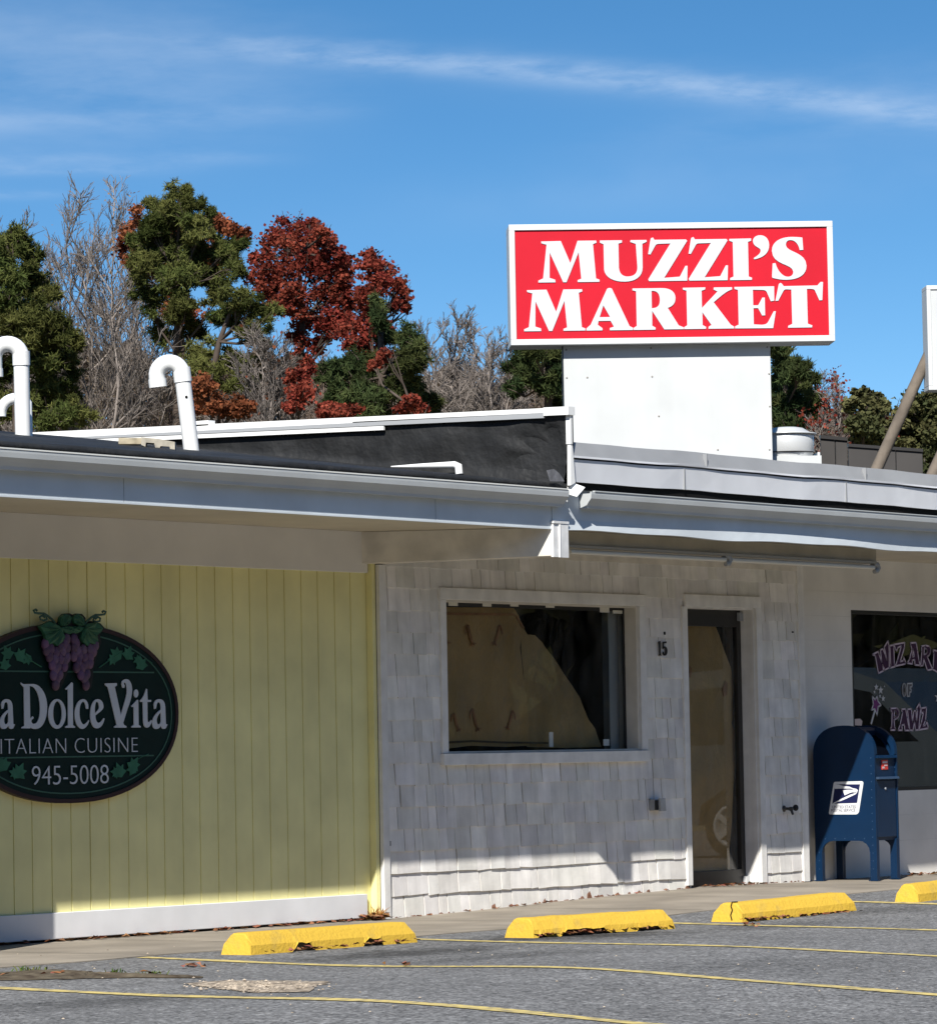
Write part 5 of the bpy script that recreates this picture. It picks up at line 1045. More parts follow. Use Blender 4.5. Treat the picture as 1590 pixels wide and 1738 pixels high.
# second white roof sign, cut by the right edge, and the weathered poles that brace it
QO = PD(1576, 662, 34.5); QZ = PD(1576, 483, 34.5).z - QO.z
ws = thing('roof_sign', QO + SU * 1.2 - Vector((0, 0, QO.z - 3.26)), 'white roof sign cut off by the right edge, beyond the red sign', 'sign')
b = MB(); b.obox(QO + SU * 0.03 + Vector((0, 0, 0.03)), SU * 2.34, Vector((0, 0, QZ - 0.06)), -SN * 0.2); b.build('face_panel', M['panelw'], ws)
b = MB()
for (u_, v_, a, c) in ((0, 0, 2.4, 0.035), (0, QZ - 0.035, 2.4, 0.035), (0, 0.035, 0.035, QZ - 0.07), (2.365, 0.035, 0.035, QZ - 0.07)): b.obox(QO + SU * u_ + Vector((0, 0, v_)) + SN * 0.012, SU * a, Vector((0, 0, c)), -SN * 0.26)
b.build('frame', M['signwhite'], ws, bevel=0.004)
b = MB()
for u_ in (0.5, 1.8): b.obox(QO + SU * u_ - SN * 0.16 - Vector((0, 0, QO.z - 3.2)), SU * 0.09, Vector((0, 0, QO.z - 3.2)), SN * 0.09)
b.build('post', M['signwhite'], ws)
M['pole'] = mat('weathered_pole', (0.15, 0.125, 0.10), 0.85, 0.2, noise=(6, 0.25), bump=(30, 0.5, 0.006), streak=(12, 0.2))
def pole(a, c, label):
    p0, p1 = PD(*a, 34.6), PD(*c, 34.72); d = (p1 - p0).normalized(); b = MB(); p0 = p0 - d * ((p0.z - 3.25) / d.z)
    b.tube([p0, p0 + (p1 - p0) * 0.5, p1 + d * 0.25], [0.052, 0.048, 0.044], 14); o = b.build('brace_pole', M['pole'], label=label, cat='pole', group='poles bracing the white roof sign')
    return o, p0, d
po, p0, d = pole((1489, 793), (1580, 592), 'weathered grey pole leaning up from roof to the white sign')
pole((1585, 800), (1680, 592), 'low end of a leaning pole at the very right edge of the roof')

# ================================================================== ROOF PIPES AND PLANT
M['pvc'] = mat('white_pvc', (0.74, 0.745, 0.73), 0.38, 0.4, noise=(4, 0.04))
def hook(pts, r_, label, hole=None, extra=None):
    base = pts[0]; o = thing('vent_pipe', base, label, 'pipe', 'white plastic vent pipes on the roof')
    return o
def vent(bx, by, ex, ey, D, rpx, ax, label, r_, drop):
    """riser from (bx,by) to (ex,ey) then a half-circle hook of rpx pixels radius to the left"""
    s_ = D / FPX; p0, p1 = PD(bx, by, D), PD(ex, ey, D); d = (p1 - p0).normalized(); L = Vector((-SU.x, -SU.y, 0)); L = (L - d * L.dot(d)).normalized(); rr_ = rpx * s_
    o = thing('vent_pipe', p0, label, 'pipe', 'white plastic vent pipes on the roof')
    b = MB(); b.tube([p0 - d * 0.15, p1], r_, 20); ri = b.build('riser', M['pvc'], o)
    b = MB(); c = p1 + L * rr_; arcp = [c + (-L * math.cos(a) + d * math.sin(a)) * rr_ for a in [math.pi * k / 14 for k in range(15)]]
    b.tube(arcp + [arcp[-1] - d * drop], r_ * 1.03, 20, cap=False); e = arcp[-1] - d * drop; b.tube([e, e + d * 0.02], r_ * 0.86, 20); b.build('return_bend', M['pvc'], o)
    b = MB(); b.tube([p1 - d * 0.06, p1 + d * 0.045], r_ * 1.12, 20); b.tube([e - d * 0.002, e + d * 0.06], r_ * 1.13, 20, cap=False); b.build('collar', M['pvc'], o)
    return o, p0, d
o, p0, d = vent(39, 748, 36, 606, 30.6, 23, None, 'upright white plastic vent pipe at left edge, its hook leaving the frame', 0.058, 0.14)
b = MB(); A = PD(6, 697, 31.0); B = PD(30, 672, 31.0); L = (Vector((-SU.x, -SU.y, 0)))
# slimmer elbow standing behind the left pipe
el = thing('vent_pipe', PD(36, 745, 31.2), 'short white elbow pipe peeking out behind the left vent pipe', 'pipe', 'white plastic vent pipes on the roof')
c = PD(27, 702, 31.2); rr_ = 26 * 31.2 / FPX; b = MB(); pts = [PD(39, 760, 31.2)]; q = [c + (L * math.cos(a) + Vector((0, 0, 1)) * math.sin(a)) * rr_ for a in [math.pi / 2 * k / 8 for k in range(9)]]
b.tube(q[::-1] + [q[0] + Vector((0, 0, -0.02))], 0.042, 16); b.build('elbow', M['pvc'], el); b = MB(); b.tube([c + Vector((0, 0, rr_)) - L * 0.0, c + Vector((0, 0, rr_)) - L * 0.06, c - L * 0.08 + Vector((0, 0, rr_ - 0.03)), c - L * 0.085 + Vector((0, 0, -0.45))], 0.042, 16); b.build('riser', M['pvc'], el)
o, p0, d = vent(325, 766, 309, 634, 30.2, 21.5, None, 'leaning white plastic vent pipe with hooked top and dark hole', 0.058, 0.075)
b = MB(); P = PD(317, 674, 30.2) - FV * 0.058; b.lathe(P, [(0, 0.004), (0.009, 0.003), (0.011, -0.004)], 10, axis=-FV); b.build('hole', M['dark'], o)
# white conduit lying on the roof against the side parapet
cq = [PX(664, 792, PXX - 0.10), PX(772, 789, PXX - 0.10)]
b = MB(); a = cq[0]; q = cq[1]; b.tube([a, a + (q - a) * 0.5, q, q + Vector((-0.005, -0.035, -0.012)), q + Vector((-0.006, -0.042, -0.07))], [0.005, 0.018, 0.027, 0.029, 0.028], 14)
b.build('drain_pipe', M['pvc'], label='thin white plastic drain pipe bent at its end, lying before black parapet', cat='pipe')
# weathered timber offcut and concrete block on the roof
M['oldwood'] = mat('weathered_timber', (0.40, 0.35, 0.25), 0.85, 0.15, noise=(8, 0.3, 0.42, 0.62), col2=(0.20, 0.17, 0.12), bump=(30, 0.5, 0.005)); D_ = 29.6
def slab(px0, py0, px1, py1, th, D):
    A = PD(px0, py1, D); U_ = PD(px1, py1, D) - A; H_ = PD(px0, py0, D) - A; b = MB(); b.obox(A, U_, H_, FV * th); return b
slab(201, 743, 241, 754, 0.25, D_).build('timber_offcut', M['oldwood'], label='short pale weathered timber lying flat on the black roof edge', cat='timber', bevel=0.004)
b = MB(); lp = [(240, 742), (270, 745), (297, 750), (297, 763), (289, 762), (288, 758), (273, 757), (271, 761), (264, 760), (262, 752), (248, 751), (247, 758), (240, 755)]
A = PD(240, 760, D_ - 0.1); Ux, Vz = RV, UV; s_ = (D_ - 0.1) / FPX
put(b, Frame(A, Ux, Vz, -FV), solid2d([[((a - 240) * s_, (760 - q) * s_) for a, q in lp]], 0.14), -0.12)
b.build('concrete_block', mat('old_concrete', (0.36, 0.33, 0.27), 0.9, 0.1, noise=(14, 0.25), bump=(50, 0.6, 0.005)), label='broken hollow concrete block beside leaning vent pipe on the roof', cat='block')
# exhaust fan
FD = 33.55; fc = PD(1336, 780, FD); k = FD / FPX; fan = thing('exhaust_fan', (fc.x, fc.y, 3.26), 'round silver exhaust fan on white curb beside the sign column', 'exhaust fan')
M['alu'] = mat('spun_aluminium', (0.56, 0.57, 0.57), 0.35, 0.5, 0.12, noise=(3, 0.06), streak=(1.5, 0.06))
z7 = lambda py: PD(1336, py, FD).z - 3.26
b = MB(); b.lathe((fc.x, fc.y, 3.26), [(38 * k, 0.0), (41 * k, z7(776)), (46 * k, z7(769)), (46 * k, z7(741)), (44 * k, z7(737))], 40); b.build('housing', M['alu'], fan)
b = MB(); b.lathe((fc.x, fc.y, 3.26), [(44 * k, z7(738)), (50 * k, z7(738.5)), (50 * k, z7(736)), (40 * k, z7(734.5)), (34 * k, z7(731)), (28 * k, z7(727)), (18 * k, z7(725.2)), (0.0, z7(724.8))], 40); b.build('cap', M['alu'], fan)
b = MB(); b.lathe((fc.x, fc.y, 3.26), [(46.4 * k, z7(770)), (46.4 * k, z7(768.4))], 40); b.build('seam_band', M['dark'], fan)
b = MB(); a_ = fc - SU * 0.22; b.obox(Vector((a_.x, a_.y, 3.255)) - SN * 0.20, SU * 0.47, SN * 0.42, Vector((0, 0, z7(776)))); b.build('curb', M['panelw'], fan)
b = MB(); e = PD(1387, 752, FD); b.obox(Vector((e.x, e.y, 3.3)), SU * 0.02, -SN * 0.25, Vector((0, 0, 0.22))); b.build('side_bracket', M['signwhite'], fan)
# dark roof screens
M['screen'] = mat('dark_brown_screen', (0.050, 0.046, 0.043), 0.6, 0.25, noise=(2, 0.12), streak=(3, 0.1))
def panel(pxs, pyt0, pyt1, D, name, label, cat):
    zb_ = 3.24; b = MB(); x0, x1 = pxs[0], pxs[-1]
    o = thing(name, PD((x0 + x1) / 2, 790, D), label, cat)
    for i, (a, c) in enumerate(zip(pxs[:-1], pxs[1:])):
        f0, f1 = (a - x0) / (x1 - x0), (c - x0) / (x1 - x0); t0, t1 = pyt0 + (pyt1 - pyt0) * f0, pyt0 + (pyt1 - pyt0) * f1
        A, B = PD(a + 0.6, t0, D), PD(c - 0.6, t1, D); b = MB(); n_ = FV * 0.06
        b.hexa([(A.x, A.y, zb_), (B.x, B.y, zb_), (B.x + n_.x, B.y + n_.y, zb_), (A.x + n_.x, A.y + n_.y, zb_), A, B, B + n_, A + n_]); b.build('panel', M['screen'], o, bevel=0.004)
    A, B = PD(x0, pyt0, D), PD(x1, pyt1, D); A, B = A - FV * 0.02, B - FV * 0.02; b = MB(); h_ = Vector((0, 0, 0.03)); n_ = FV * 0.12
    b.hexa([A, B, B + n_, A + n_, A + h_, B + h_, B + h_ + n_, A + h_ + n_]); b.build('top_rail', M['bronze'], o)
    return o
panel([1392, 1417, 1438], 744, 748, 36.5, 'roof_unit', 'dark brown paneled roof unit just right of the silver fan', 'roof unit')
panel([1439, 1490, 1520, 1566], 758, 767, 40, 'roof_screen', 'long low dark brown roof screen behind the leaning pole', 'screen')

# ================================================================== TREES behind the buildings
def leaf_mat(name, c1, c2, trans=0.25):
    m = bpy.data.materials.new(name); m.use_nodes = True; n, l = m.node_tree.nodes, m.node_tree.links; n.clear()
    o = n.new('ShaderNodeOutputMaterial'); at = n.new('ShaderNodeAttribute'); at.attribute_name = 'tint'
    s_ = n.new('ShaderNodeSeparateColor'); l.new(at.outputs['Color'], s_.inputs[0])
    mx = n.new('ShaderNodeMix'); mx.data_type = 'RGBA'; mx.inputs['A'].default_value = (*c1, 1); mx.inputs['B'].default_value = (*c2, 1); l.new(s_.outputs[0], mx.inputs['Factor'])
    vm = n.new('ShaderNodeVectorMath'); vm.operation = 'SCALE'; l.new(mx.outputs['Result'], vm.inputs[0]); l.new(s_.outputs[1], vm.inputs['Scale'])
    d = n.new('ShaderNodeBsdfDiffuse'); t = n.new('ShaderNodeBsdfTranslucent'); ms = n.new('ShaderNodeMixShader'); ms.inputs[0].default_value = trans
    l.new(vm.outputs[0], d.inputs[0]); l.new(vm.outputs[0], t.inputs[0]); l.new(d.outputs[0], ms.inputs[1]); l.new(t.outputs[0], ms.inputs[2]); l.new(ms.outputs[0], o.inputs[0]); return m
M['pine'] = leaf_mat('pine_needles', (0.052, 0.068, 0.020), (0.120, 0.122, 0.038), 0.15)
M['cedar'] = leaf_mat('cedar_foliage', (0.035, 0.055, 0.022), (0.075, 0.085, 0.030), 0.15)
M['maple'] = leaf_mat('red_maple_leaf', (0.150, 0.026, 0.020), (0.270, 0.066, 0.040))
M['oakleaf'] = leaf_mat('russet_oak_leaf', (0.16, 0.045, 0.024), (0.27, 0.10, 0.045))
M['tanleaf'] = leaf_mat('tan_leaf', (0.30, 0.20, 0.11), (0.40, 0.22, 0.12))
M['olive'] = leaf_mat('olive_leaf', (0.055, 0.065, 0.028), (0.11, 0.105, 0.045), 0.15)
M['brush'] = leaf_mat('brush_leaf', (0.085, 0.062, 0.042), (0.15, 0.11, 0.075), 0.1)
M['bark'] = mat('bark_grey_brown', (0.075, 0.058, 0.047), 0.9, 0.1, noise=(4, 0.3))
M['twig'] = mat('bare_twig', (0.175, 0.153, 0.138), 0.9, 0.1, noise=(1.0, 0.25), attr=True)
class Fol:
    """fast collector of triangles/quads with a tint per face"""
    def __init__(s): s.mb = MB()
    def needle_tuft(s, c, L, rnd, t, k=9, up=0.35):
        vs, fs = [], []
        for i in range(k):
            d = Vector((rnd.gauss(0, 1), rnd.gauss(0, 1), rnd.gauss(up, 1))).normalized(); p = d.orthogonal().normalized(); a = rnd.random() * 6.28
            w = (p * math.cos(a) + d.cross(p) * math.sin(a)) * (L * 0.10); l_ = L * rnd.uniform(0.7, 1.1); n = len(vs); vs += [c - w, c + w, c + d * l_ + w * 0.3, c + d * l_ - w * 0.3]; fs.append((n, n + 1, n + 2, n + 3))
        s.mb.add(vs, fs, 0, t)
    def leaf(s, c, L, rnd, t):
        d = Vector((rnd.gauss(0, 1), rnd.gauss(0, 1), rnd.gauss(0, 0.8))).normalized(); p = d.orthogonal().normalized(); a = rnd.random() * 6.28; w = (p * math.cos(a) + d.cross(p) * math.sin(a)) * (L * 0.42)
        s.mb.add([c - d * L * 0.5, c + w, c + d * L * 0.5, c - w], [(0, 1, 2, 3)], 0, t)
def clump_tree(name, label, cat, clumps, D, trunk, fmat, mode, seed, group, dens=1.0, L=None, tr=0.14, extra=None, limb=True, flat=0.8, flatten=0.75):
    rnd = random.Random(seed); s_ = D / FPX
    gz = -0.2; B0 = PD(trunk[0][0], trunk[0][1], D); base = Vector((B0.x, B0.y, gz)); root = thing(name, base, label, cat, group)
    pts = [base] + [PD(a, q, D) for a, q in trunk]
    tb = MB(); n = len(pts); tb.tube(pts, [tr * (1.6 if i == 0 else 1.0 * (1 - 0.75 * (i - 1) / max(1, n - 2))) for i in range(n)], 8)
    F = Fol(); L = L or (0.145 if mode == 'pine' else 0.098)
    for (cx, cy, r_) in clumps:
        R_ = r_ * s_; c = PD(cx, cy, D + rnd.uniform(-1.2, 1.2)); base_t = rnd.uniform(0.0, 0.9); br = rnd.uniform(0.60, 1.2)
        if limb:
            # limb leaves the trunk a bit lower than the clump
            best = min(pts[1:], key=lambda p: abs(p.z - (c.z - 0.9 * R_ - 0.3)) + 0.1 * (p - c).length); m_ = best.lerp(c, 0.55) + Vector((rnd.uniform(-.2, .2), rnd.uniform(-.2, .2), rnd.uniform(-0.25, 0.05)))
            tb.tube([best, m_, c], [0.040, 0.026, 0.010], 5, cap=False)
            for k in range(3):
                e = c + Vector((rnd.gauss(0, R_ * .6), rnd.gauss(0, R_ * .6), rnd.gauss(0.1, R_ * .5))); tb.tube([m_, m_.lerp(e, 0.5) + Vector((0, 0, rnd.uniform(-.1, .1))), e], [0.022, 0.014, 0.006], 4, cap=False)
        nsub = max(7, int(13 * (r_ / 25) ** 1.3)); subs = []
        near = sorted((math.hypot(cx - a, cy - q), a, q, e) for a, q, e in clumps if (a, q) != (cx, cy))[:3]
        for (dd, a, q, e) in near:
            if dd < 75:
                for f in ((0.5,) if mode == 'pine' else (0.38, 0.6)): subs.append((PD(cx + (a - cx) * f + rnd.gauss(0, 4), cy + (q - cy) * f + rnd.gauss(0, 4), D + rnd.uniform(-0.9, 0.9)), R_ * rnd.uniform(0.22, 0.36), rnd.uniform(-.25, .25), rnd.uniform(.85, 1.1)))
        for k in range(nsub):
            d = Vector((rnd.gauss(0, 1), rnd.gauss(0, 1), rnd.gauss(0.12, flatten))); d = d.normalized() * R_ * rnd.uniform(0.3, 1.1); subs.append((c + d, R_ * rnd.uniform(0.16, 0.40), rnd.uniform(-0.25, 0.25), rnd.uniform(0.85, 1.15)))
        per = int((36 if mode == 'pine' else 92) * dens * (r_ / 25) ** 0.9)
        for (sc_, sr, dt, db) in subs:
            for k in range(3): e = sc_ + Vector((rnd.gauss(0, 1), rnd.gauss(0, 1), rnd.gauss(.2, 1))) * sr * 1.1; tb.tube([sc_ - Vector((0, 0, sr * 0.6)), e], [0.010, 0.006], 3, cap=False)
            for k in range(per):
                p = sc_ + Vector((rnd.gauss(0, 1), rnd.gauss(0, 1), rnd.gauss(0, flat))) * sr * (0.72 if mode == 'pine' else 0.92)
                t = (min(1, max(0, base_t + dt + rnd.uniform(-0.2, 0.2))), br * db * rnd.uniform(0.8, 1.2), 1)
                if mode == 'pine': F.needle_tuft(p, L * rnd.uniform(0.75, 1.2), rnd, t, 7)
                else: F.leaf(p, L * rnd.uniform(0.6, 1.25), rnd, t)
    tb.build('trunk', M['bark'], root); F.mb.build('crown', fmat, root)
    return root
TG = 'trees behind the shops'
clump_tree('pine_tree', 'tall dark green pine at the far left, behind the vent pipes', 'pine tree',
    [(-30, 425, 42), (18, 412, 30), (52, 428, 24), (-10, 475, 46), (52, 486, 34), (84, 505, 20), (-30, 545, 50), (40, 550, 38), (92, 565, 32), (122, 583, 20), (60, 615, 40), (112, 622, 24), (-20, 625, 46), (75, 672, 38), (112, 668, 20), (20, 692, 44), (-40, 700, 50), (95, 715, 30), (140, 705, 18)],
    104, [(30, 760), (28, 600), (18, 470), (10, 400)], M['pine'], 'pine', 11, TG)
clump_tree('pine_tree', 'tallest green pine, rounded top, standing between bare grey trees and red maple', 'pine tree',
    [(303, 336, 22), (328, 348, 19), (272, 352, 22), (352, 362, 11), (300, 378, 28), (252, 384, 22), (338, 392, 25), (230, 412, 15), (280, 424, 33), (332, 432, 29), (384, 428, 22), (406, 418, 14), (240, 452, 22), (300, 474, 34), (356, 478, 24), (396, 462, 18), (252, 504, 22), (312, 524, 28), (272, 566, 20), (336, 566, 20), (232, 480, 14), (372, 505, 16)],
    106, [(302, 760), (300, 600), (304, 470), (302, 345)], M['pine'], 'pine', 12, TG)
clump_tree('pine_tree', 'lower spreading pine branches right of the tallest pine, above russet bush', 'pine tree',
    [(400, 503, 22), (432, 522, 20), (462, 533, 16), (382, 544, 22), (422, 562, 19), (350, 603, 28), (392, 624, 28), (432, 642, 19), (330, 632, 24), (412, 655, 20), (450, 585, 13), (360, 655, 16)],
    103, [(352, 760), (356, 660), (372, 580), (400, 505)], M['pine'], 'pine', 13, TG, 0.9)
clump_tree('maple_tree', 'orange red maple half hidden behind the tallest pine', 'maple tree',
    [(236, 362, 17), (214, 396, 15), (204, 422, 12), (246, 432, 16), (380, 374, 17), (398, 400, 18), (418, 396, 11), (362, 378, 16), (222, 448, 12), (300, 400, 30), (270, 460, 30), (350, 450, 30), (310, 520, 30)],
    112, [(310, 760), (308, 600), (300, 470), (330, 380)], M['oakleaf'], 'leaf', 14, TG, 1.0)
clump_tree('maple_tree', 'broad bright red maple with rounded crown right of the pine', 'maple tree',
    [(490, 392, 25), (530, 388, 21), (552, 390, 14), (460, 412, 22), (510, 424, 31), (550, 418, 22), (440, 444, 18), (480, 458, 31), (530, 458, 31), (572, 434, 18), (590, 446, 12), (430, 478, 16), (500, 504, 28), (550, 498, 25), (584, 484, 14), (460, 494, 20), (520, 544, 25), (560, 545, 26), (500, 574, 18), (540, 586, 20), (575, 465, 24), (590, 510, 24), (470, 520, 22), (585, 550, 22), (520, 620, 16)],
    105, [(512, 760), (508, 640), (514, 540), (506, 430)], M['maple'], 'leaf', 15, TG, 0.62)
clump_tree('maple_tree', 'narrower red maple with ragged top beside the broad red maple', 'maple tree',
    [(630, 432, 15), (620, 452, 16), (650, 458, 20), (635, 492, 22), (666, 484, 18), (690, 493, 11), (610, 503, 15), (672, 517, 15), (692, 522, 9), (620, 538, 21), (650, 558, 22), (612, 584, 25), (640, 604, 24), (592, 563, 20), (690, 600, 14), (600, 640, 18)],
    103, [(622, 760), (618, 640), (628, 560), (640, 450)], M['maple'], 'leaf', 16, TG, 0.62)
clump_tree('cedar_tree', 'dark green cedar tangled with red leaves, left of the bare saplings', 'cedar tree',
    [(640, 512, 12), (642, 538, 16), (650, 574, 22), (690, 578, 22), (714, 588, 14), (600, 622, 28), (650, 634, 32), (700, 624, 26), (562, 632, 22), (670, 672, 34), (620, 684, 32), (710, 668, 20), (572, 682, 26), (726, 692, 20)],
    101, [(646, 760), (648, 640), (646, 570), (642, 515)], M['cedar'], 'pine', 17, TG, 1.1, 0.15)
BG = 'red leaved bushes behind the parapet'
clump_tree('oak_bush', 'russet brown oak bush right of the leaning vent pipe', 'bush', [(345, 662, 19), (370, 690, 20), (400, 700, 22), (340, 690, 18), (420, 692, 13), (352, 645, 10)], 96, [(370, 740), (372, 690)], M['oakleaf'], 'leaf', 18, BG, 1.1, tr=0.06)
clump_tree('maple_sapling', 'small red maple sapling under the broad maple', 'sapling', [(500, 642, 17), (510, 667, 20), (490, 692, 14), (520, 627, 12)], 98, [(505, 740), (505, 660)], M['maple'], 'leaf', 19, BG, 1.0, tr=0.05)
clump_tree('maple_sapling', 'low red sapling tops peeking over the white coping, middle', 'sapling', [(560, 692, 15), (600, 697, 13), (540, 702, 15), (580, 700, 12)], 97, [(570, 740), (570, 700)], M['maple'], 'leaf', 20, BG, 1.0, tr=0.05)
clump_tree('maple_sapling', 'low red sapling at the foot of the dark cedar, right end', 'sapling', [(700, 683, 16), (716, 692, 11), (680, 692, 10), (636, 622, 12), (655, 600, 9)], 97, [(700, 740), (698, 690)], M['maple'], 'leaf', 21, BG, 1.0, tr=0.05)
clump_tree('cedar_tree', 'dark green conifer partly hidden left of the white sign column', 'cedar tree', [(882, 590, 14), (905, 602, 18), (932, 612, 24), (872, 622, 16), (902, 642, 24), (942, 652, 26), (878, 664, 16), (960, 600, 24), (960, 680, 24)], 106, [(930, 760), (930, 650), (935, 590)], M['cedar'], 'pine', 22, TG, 0.9, 0.17)
clump_tree('pine_tree', 'dark green tree just right of the white sign column', 'pine tree', [(1322, 600, 18), (1340, 630, 22), (1318, 650, 26), (1360, 624, 14), (1370, 652, 19), (1340, 690, 29), (1382, 682, 17), (1308, 700, 28), (1375, 716, 22), (1392, 702, 16), (1345, 735, 22), (1305, 590, 16)], 106, [(1335, 780), (1335, 690), (1330, 610)], M['cedar'], 'pine', 23, TG, 1.0, 0.18)
clump_tree('pine_tree', 'small round topped dark green tree left of the leaning pole', 'pine tree', [(1464, 666, 13), (1482, 676, 16), (1450, 690, 15), (1490, 702, 16), (1466, 722, 24), (1502, 692, 9), (1482, 746, 24), (1450, 752, 17), (1502, 746, 12)], 104, [(1473, 790), (1473, 720), (1472, 670)], M['olive'], 'leaf', 24, TG, 1.3, 0.13)
clump_tree('pine_tree', 'green tree beyond the right white sign and leaning pole', 'pine tree', [(1540, 692, 22), (1570, 684, 22), (1592, 690, 26), (1530, 732, 24), (1570, 732, 30), (1612, 700, 36), (1546, 772, 19), (1600, 760, 30)], 106, [(1575, 800), (1575, 720), (1575, 680)], M['olive'], 'leaf', 25, TG, 1.25, 0.14)
clump_tree('evergreen_bush', 'little round green bush low beside the right pole', 'bush', [(1556, 787, 12), (1566, 795, 11), (1546, 796, 10)], 90, [(1556, 805), (1556, 792)], M['olive'], 'leaf', 26, None, 1.2, 0.11, tr=0.04)

def bare_tree(px, top, D, seed, label, spread=1.0, leaves=None, name='bare_tree', cat='bare tree', tint=1.0, lvls=5, fork=0.52, group='bare trees behind the shops', px0=None):
    rnd = random.Random(seed); T = PD(px, top, D); H = T.z; base = Vector((T.x, T.y, -0.2)); root = thing(name, base, label, cat, group)
    tb, tw, F = MB(), MB(), Fol()
    def limb(p, d, L, r_, n, up, wob):
        pts = [p]; q = p
        for k in range(n):
            d = (d + Vector((rnd.gauss(0, wob), rnd.gauss(0, wob), up))).normalized(); q = q + d * (L / n); pts.append(q)
        return pts
    def at(pts, f):
        n = len(pts) - 1; i = min(n - 1, int(f * n)); return pts[i].lerp(pts[i + 1], f * n - i), (pts[i + 1] - pts[i]).normalized()
    def off(d, ang):
        x = d.orthogonal().normalized(); y = d.cross(x); a = rnd.random() * 6.28; return (d * math.cos(ang) + (x * math.cos(a) + y * math.sin(a)) * math.sin(ang)).normalized()
    def tn(): t = tint * rnd.choice((rnd.uniform(0.55, 0.9), rnd.uniform(0.9, 1.2), rnd.uniform(1.1, 1.55))); return (t, t * 0.985, t * 0.97)
    fz = H * fork; nl = rnd.choice((1, 2, 2, 3)); tb.tube([base, Vector((base.x, base.y, fz * 0.5)), Vector((base.x, base.y, fz))], [0.16, 0.13, 0.11], 7, 0, (tint,) * 3)
    for m_ in range(nl):
        f0 = Vector((base.x, base.y, fz)); tgt = T + Vector((rnd.gauss(0, 0.5), rnd.gauss(0, 0.5), -rnd.uniform(0, 0.25) * m_ * (H - fz) * 0.5)) * (1 if m_ else 0.0) if m_ else T
        tgt = Vector((T.x + (rnd.gauss(0, 0.55) if m_ else 0), T.y + (rnd.gauss(0, 0.55) if m_ else 0), H - (rnd.uniform(0.05, 0.3) * (H - fz) if m_ else 0)))
        n = 8; ld = [f0.lerp(tgt, k / n) + Vector((rnd.gauss(0, .07), rnd.gauss(0, .07), 0)) * (1 if 0 < k < n else 0) for k in range(n + 1)]
        tb.tube(ld, [0.065 * (1 - 0.86 * k / n) for k in range(n + 1)], 6, 0, tn(), cap=False)
        hh = tgt.z - fz
        for b_ in range(17):
            f = 0.05 + 0.92 * (b_ + rnd.random()) / 17; o, d = at(ld, f); L = hh * (0.50 - 0.36 * f) * rnd.uniform(0.6, 1.15) * spread + 0.25
            p1 = limb(o, off(d, R(rnd.uniform(28, 58))), L, 0.03, 5, 0.13, 0.10); r1 = 0.036 * (1 - 0.6 * f); c = tn(); tb.tube(p1, [r1 * (1 - 0.8 * k / 5) + 0.006 for k in range(6)], 4, 0, c, cap=False)
            for s2 in range(rnd.randint(6, 10)):
                f2 = rnd.uniform(0.18, 1.0); o2, d2 = at(p1, f2); L2 = L * rnd.uniform(0.25, 0.55) * (1.15 - 0.5 * f2); p2 = limb(o2, off(d2, R(rnd.uniform(20, 50))), L2, 0.01, 3, 0.12, 0.14); tw.tube(p2, [0.014, 0.012, 0.010, 0.008], 3, 0, c, cap=False)
                for s3 in range(rnd.randint(3, 5)):
                    o3, d3 = at(p2, rnd.uniform(0.2, 1.0)); L3 = L2 * rnd.uniform(0.3, 0.6) + 0.06; p3 = limb(o3, off(d3, R(rnd.uniform(15, 45))), L3, 0.01, 2, 0.10, 0.15); tw.tube(p3, [0.0095, 0.008, 0.006], 3, 0, tn(), cap=False)
                    if rnd.random() < 0.5: o4, d4 = at(p3, 0.6); tw.tube([o4, o4 + off(d4, 0.5) * L3 * 0.6], [0.0075, 0.006], 3, 0, c, cap=False)
                    if leaves and rnd.random() < leaves[1]:
                        for k in range(leaves[2]): F.leaf(p3[-1] + Vector((rnd.gauss(0, .1), rnd.gauss(0, .1), rnd.gauss(0, .1))), 0.10 * rnd.uniform(.6, 1.2), rnd, (rnd.random(), rnd.uniform(.7, 1.1), 1))
    tb.build('trunk', M['twig'], root); tw.build('twigs', M['twig'], root)
    if leaves and F.mb.v: F.mb.build('leaves', M[leaves[0]], root)
    return root
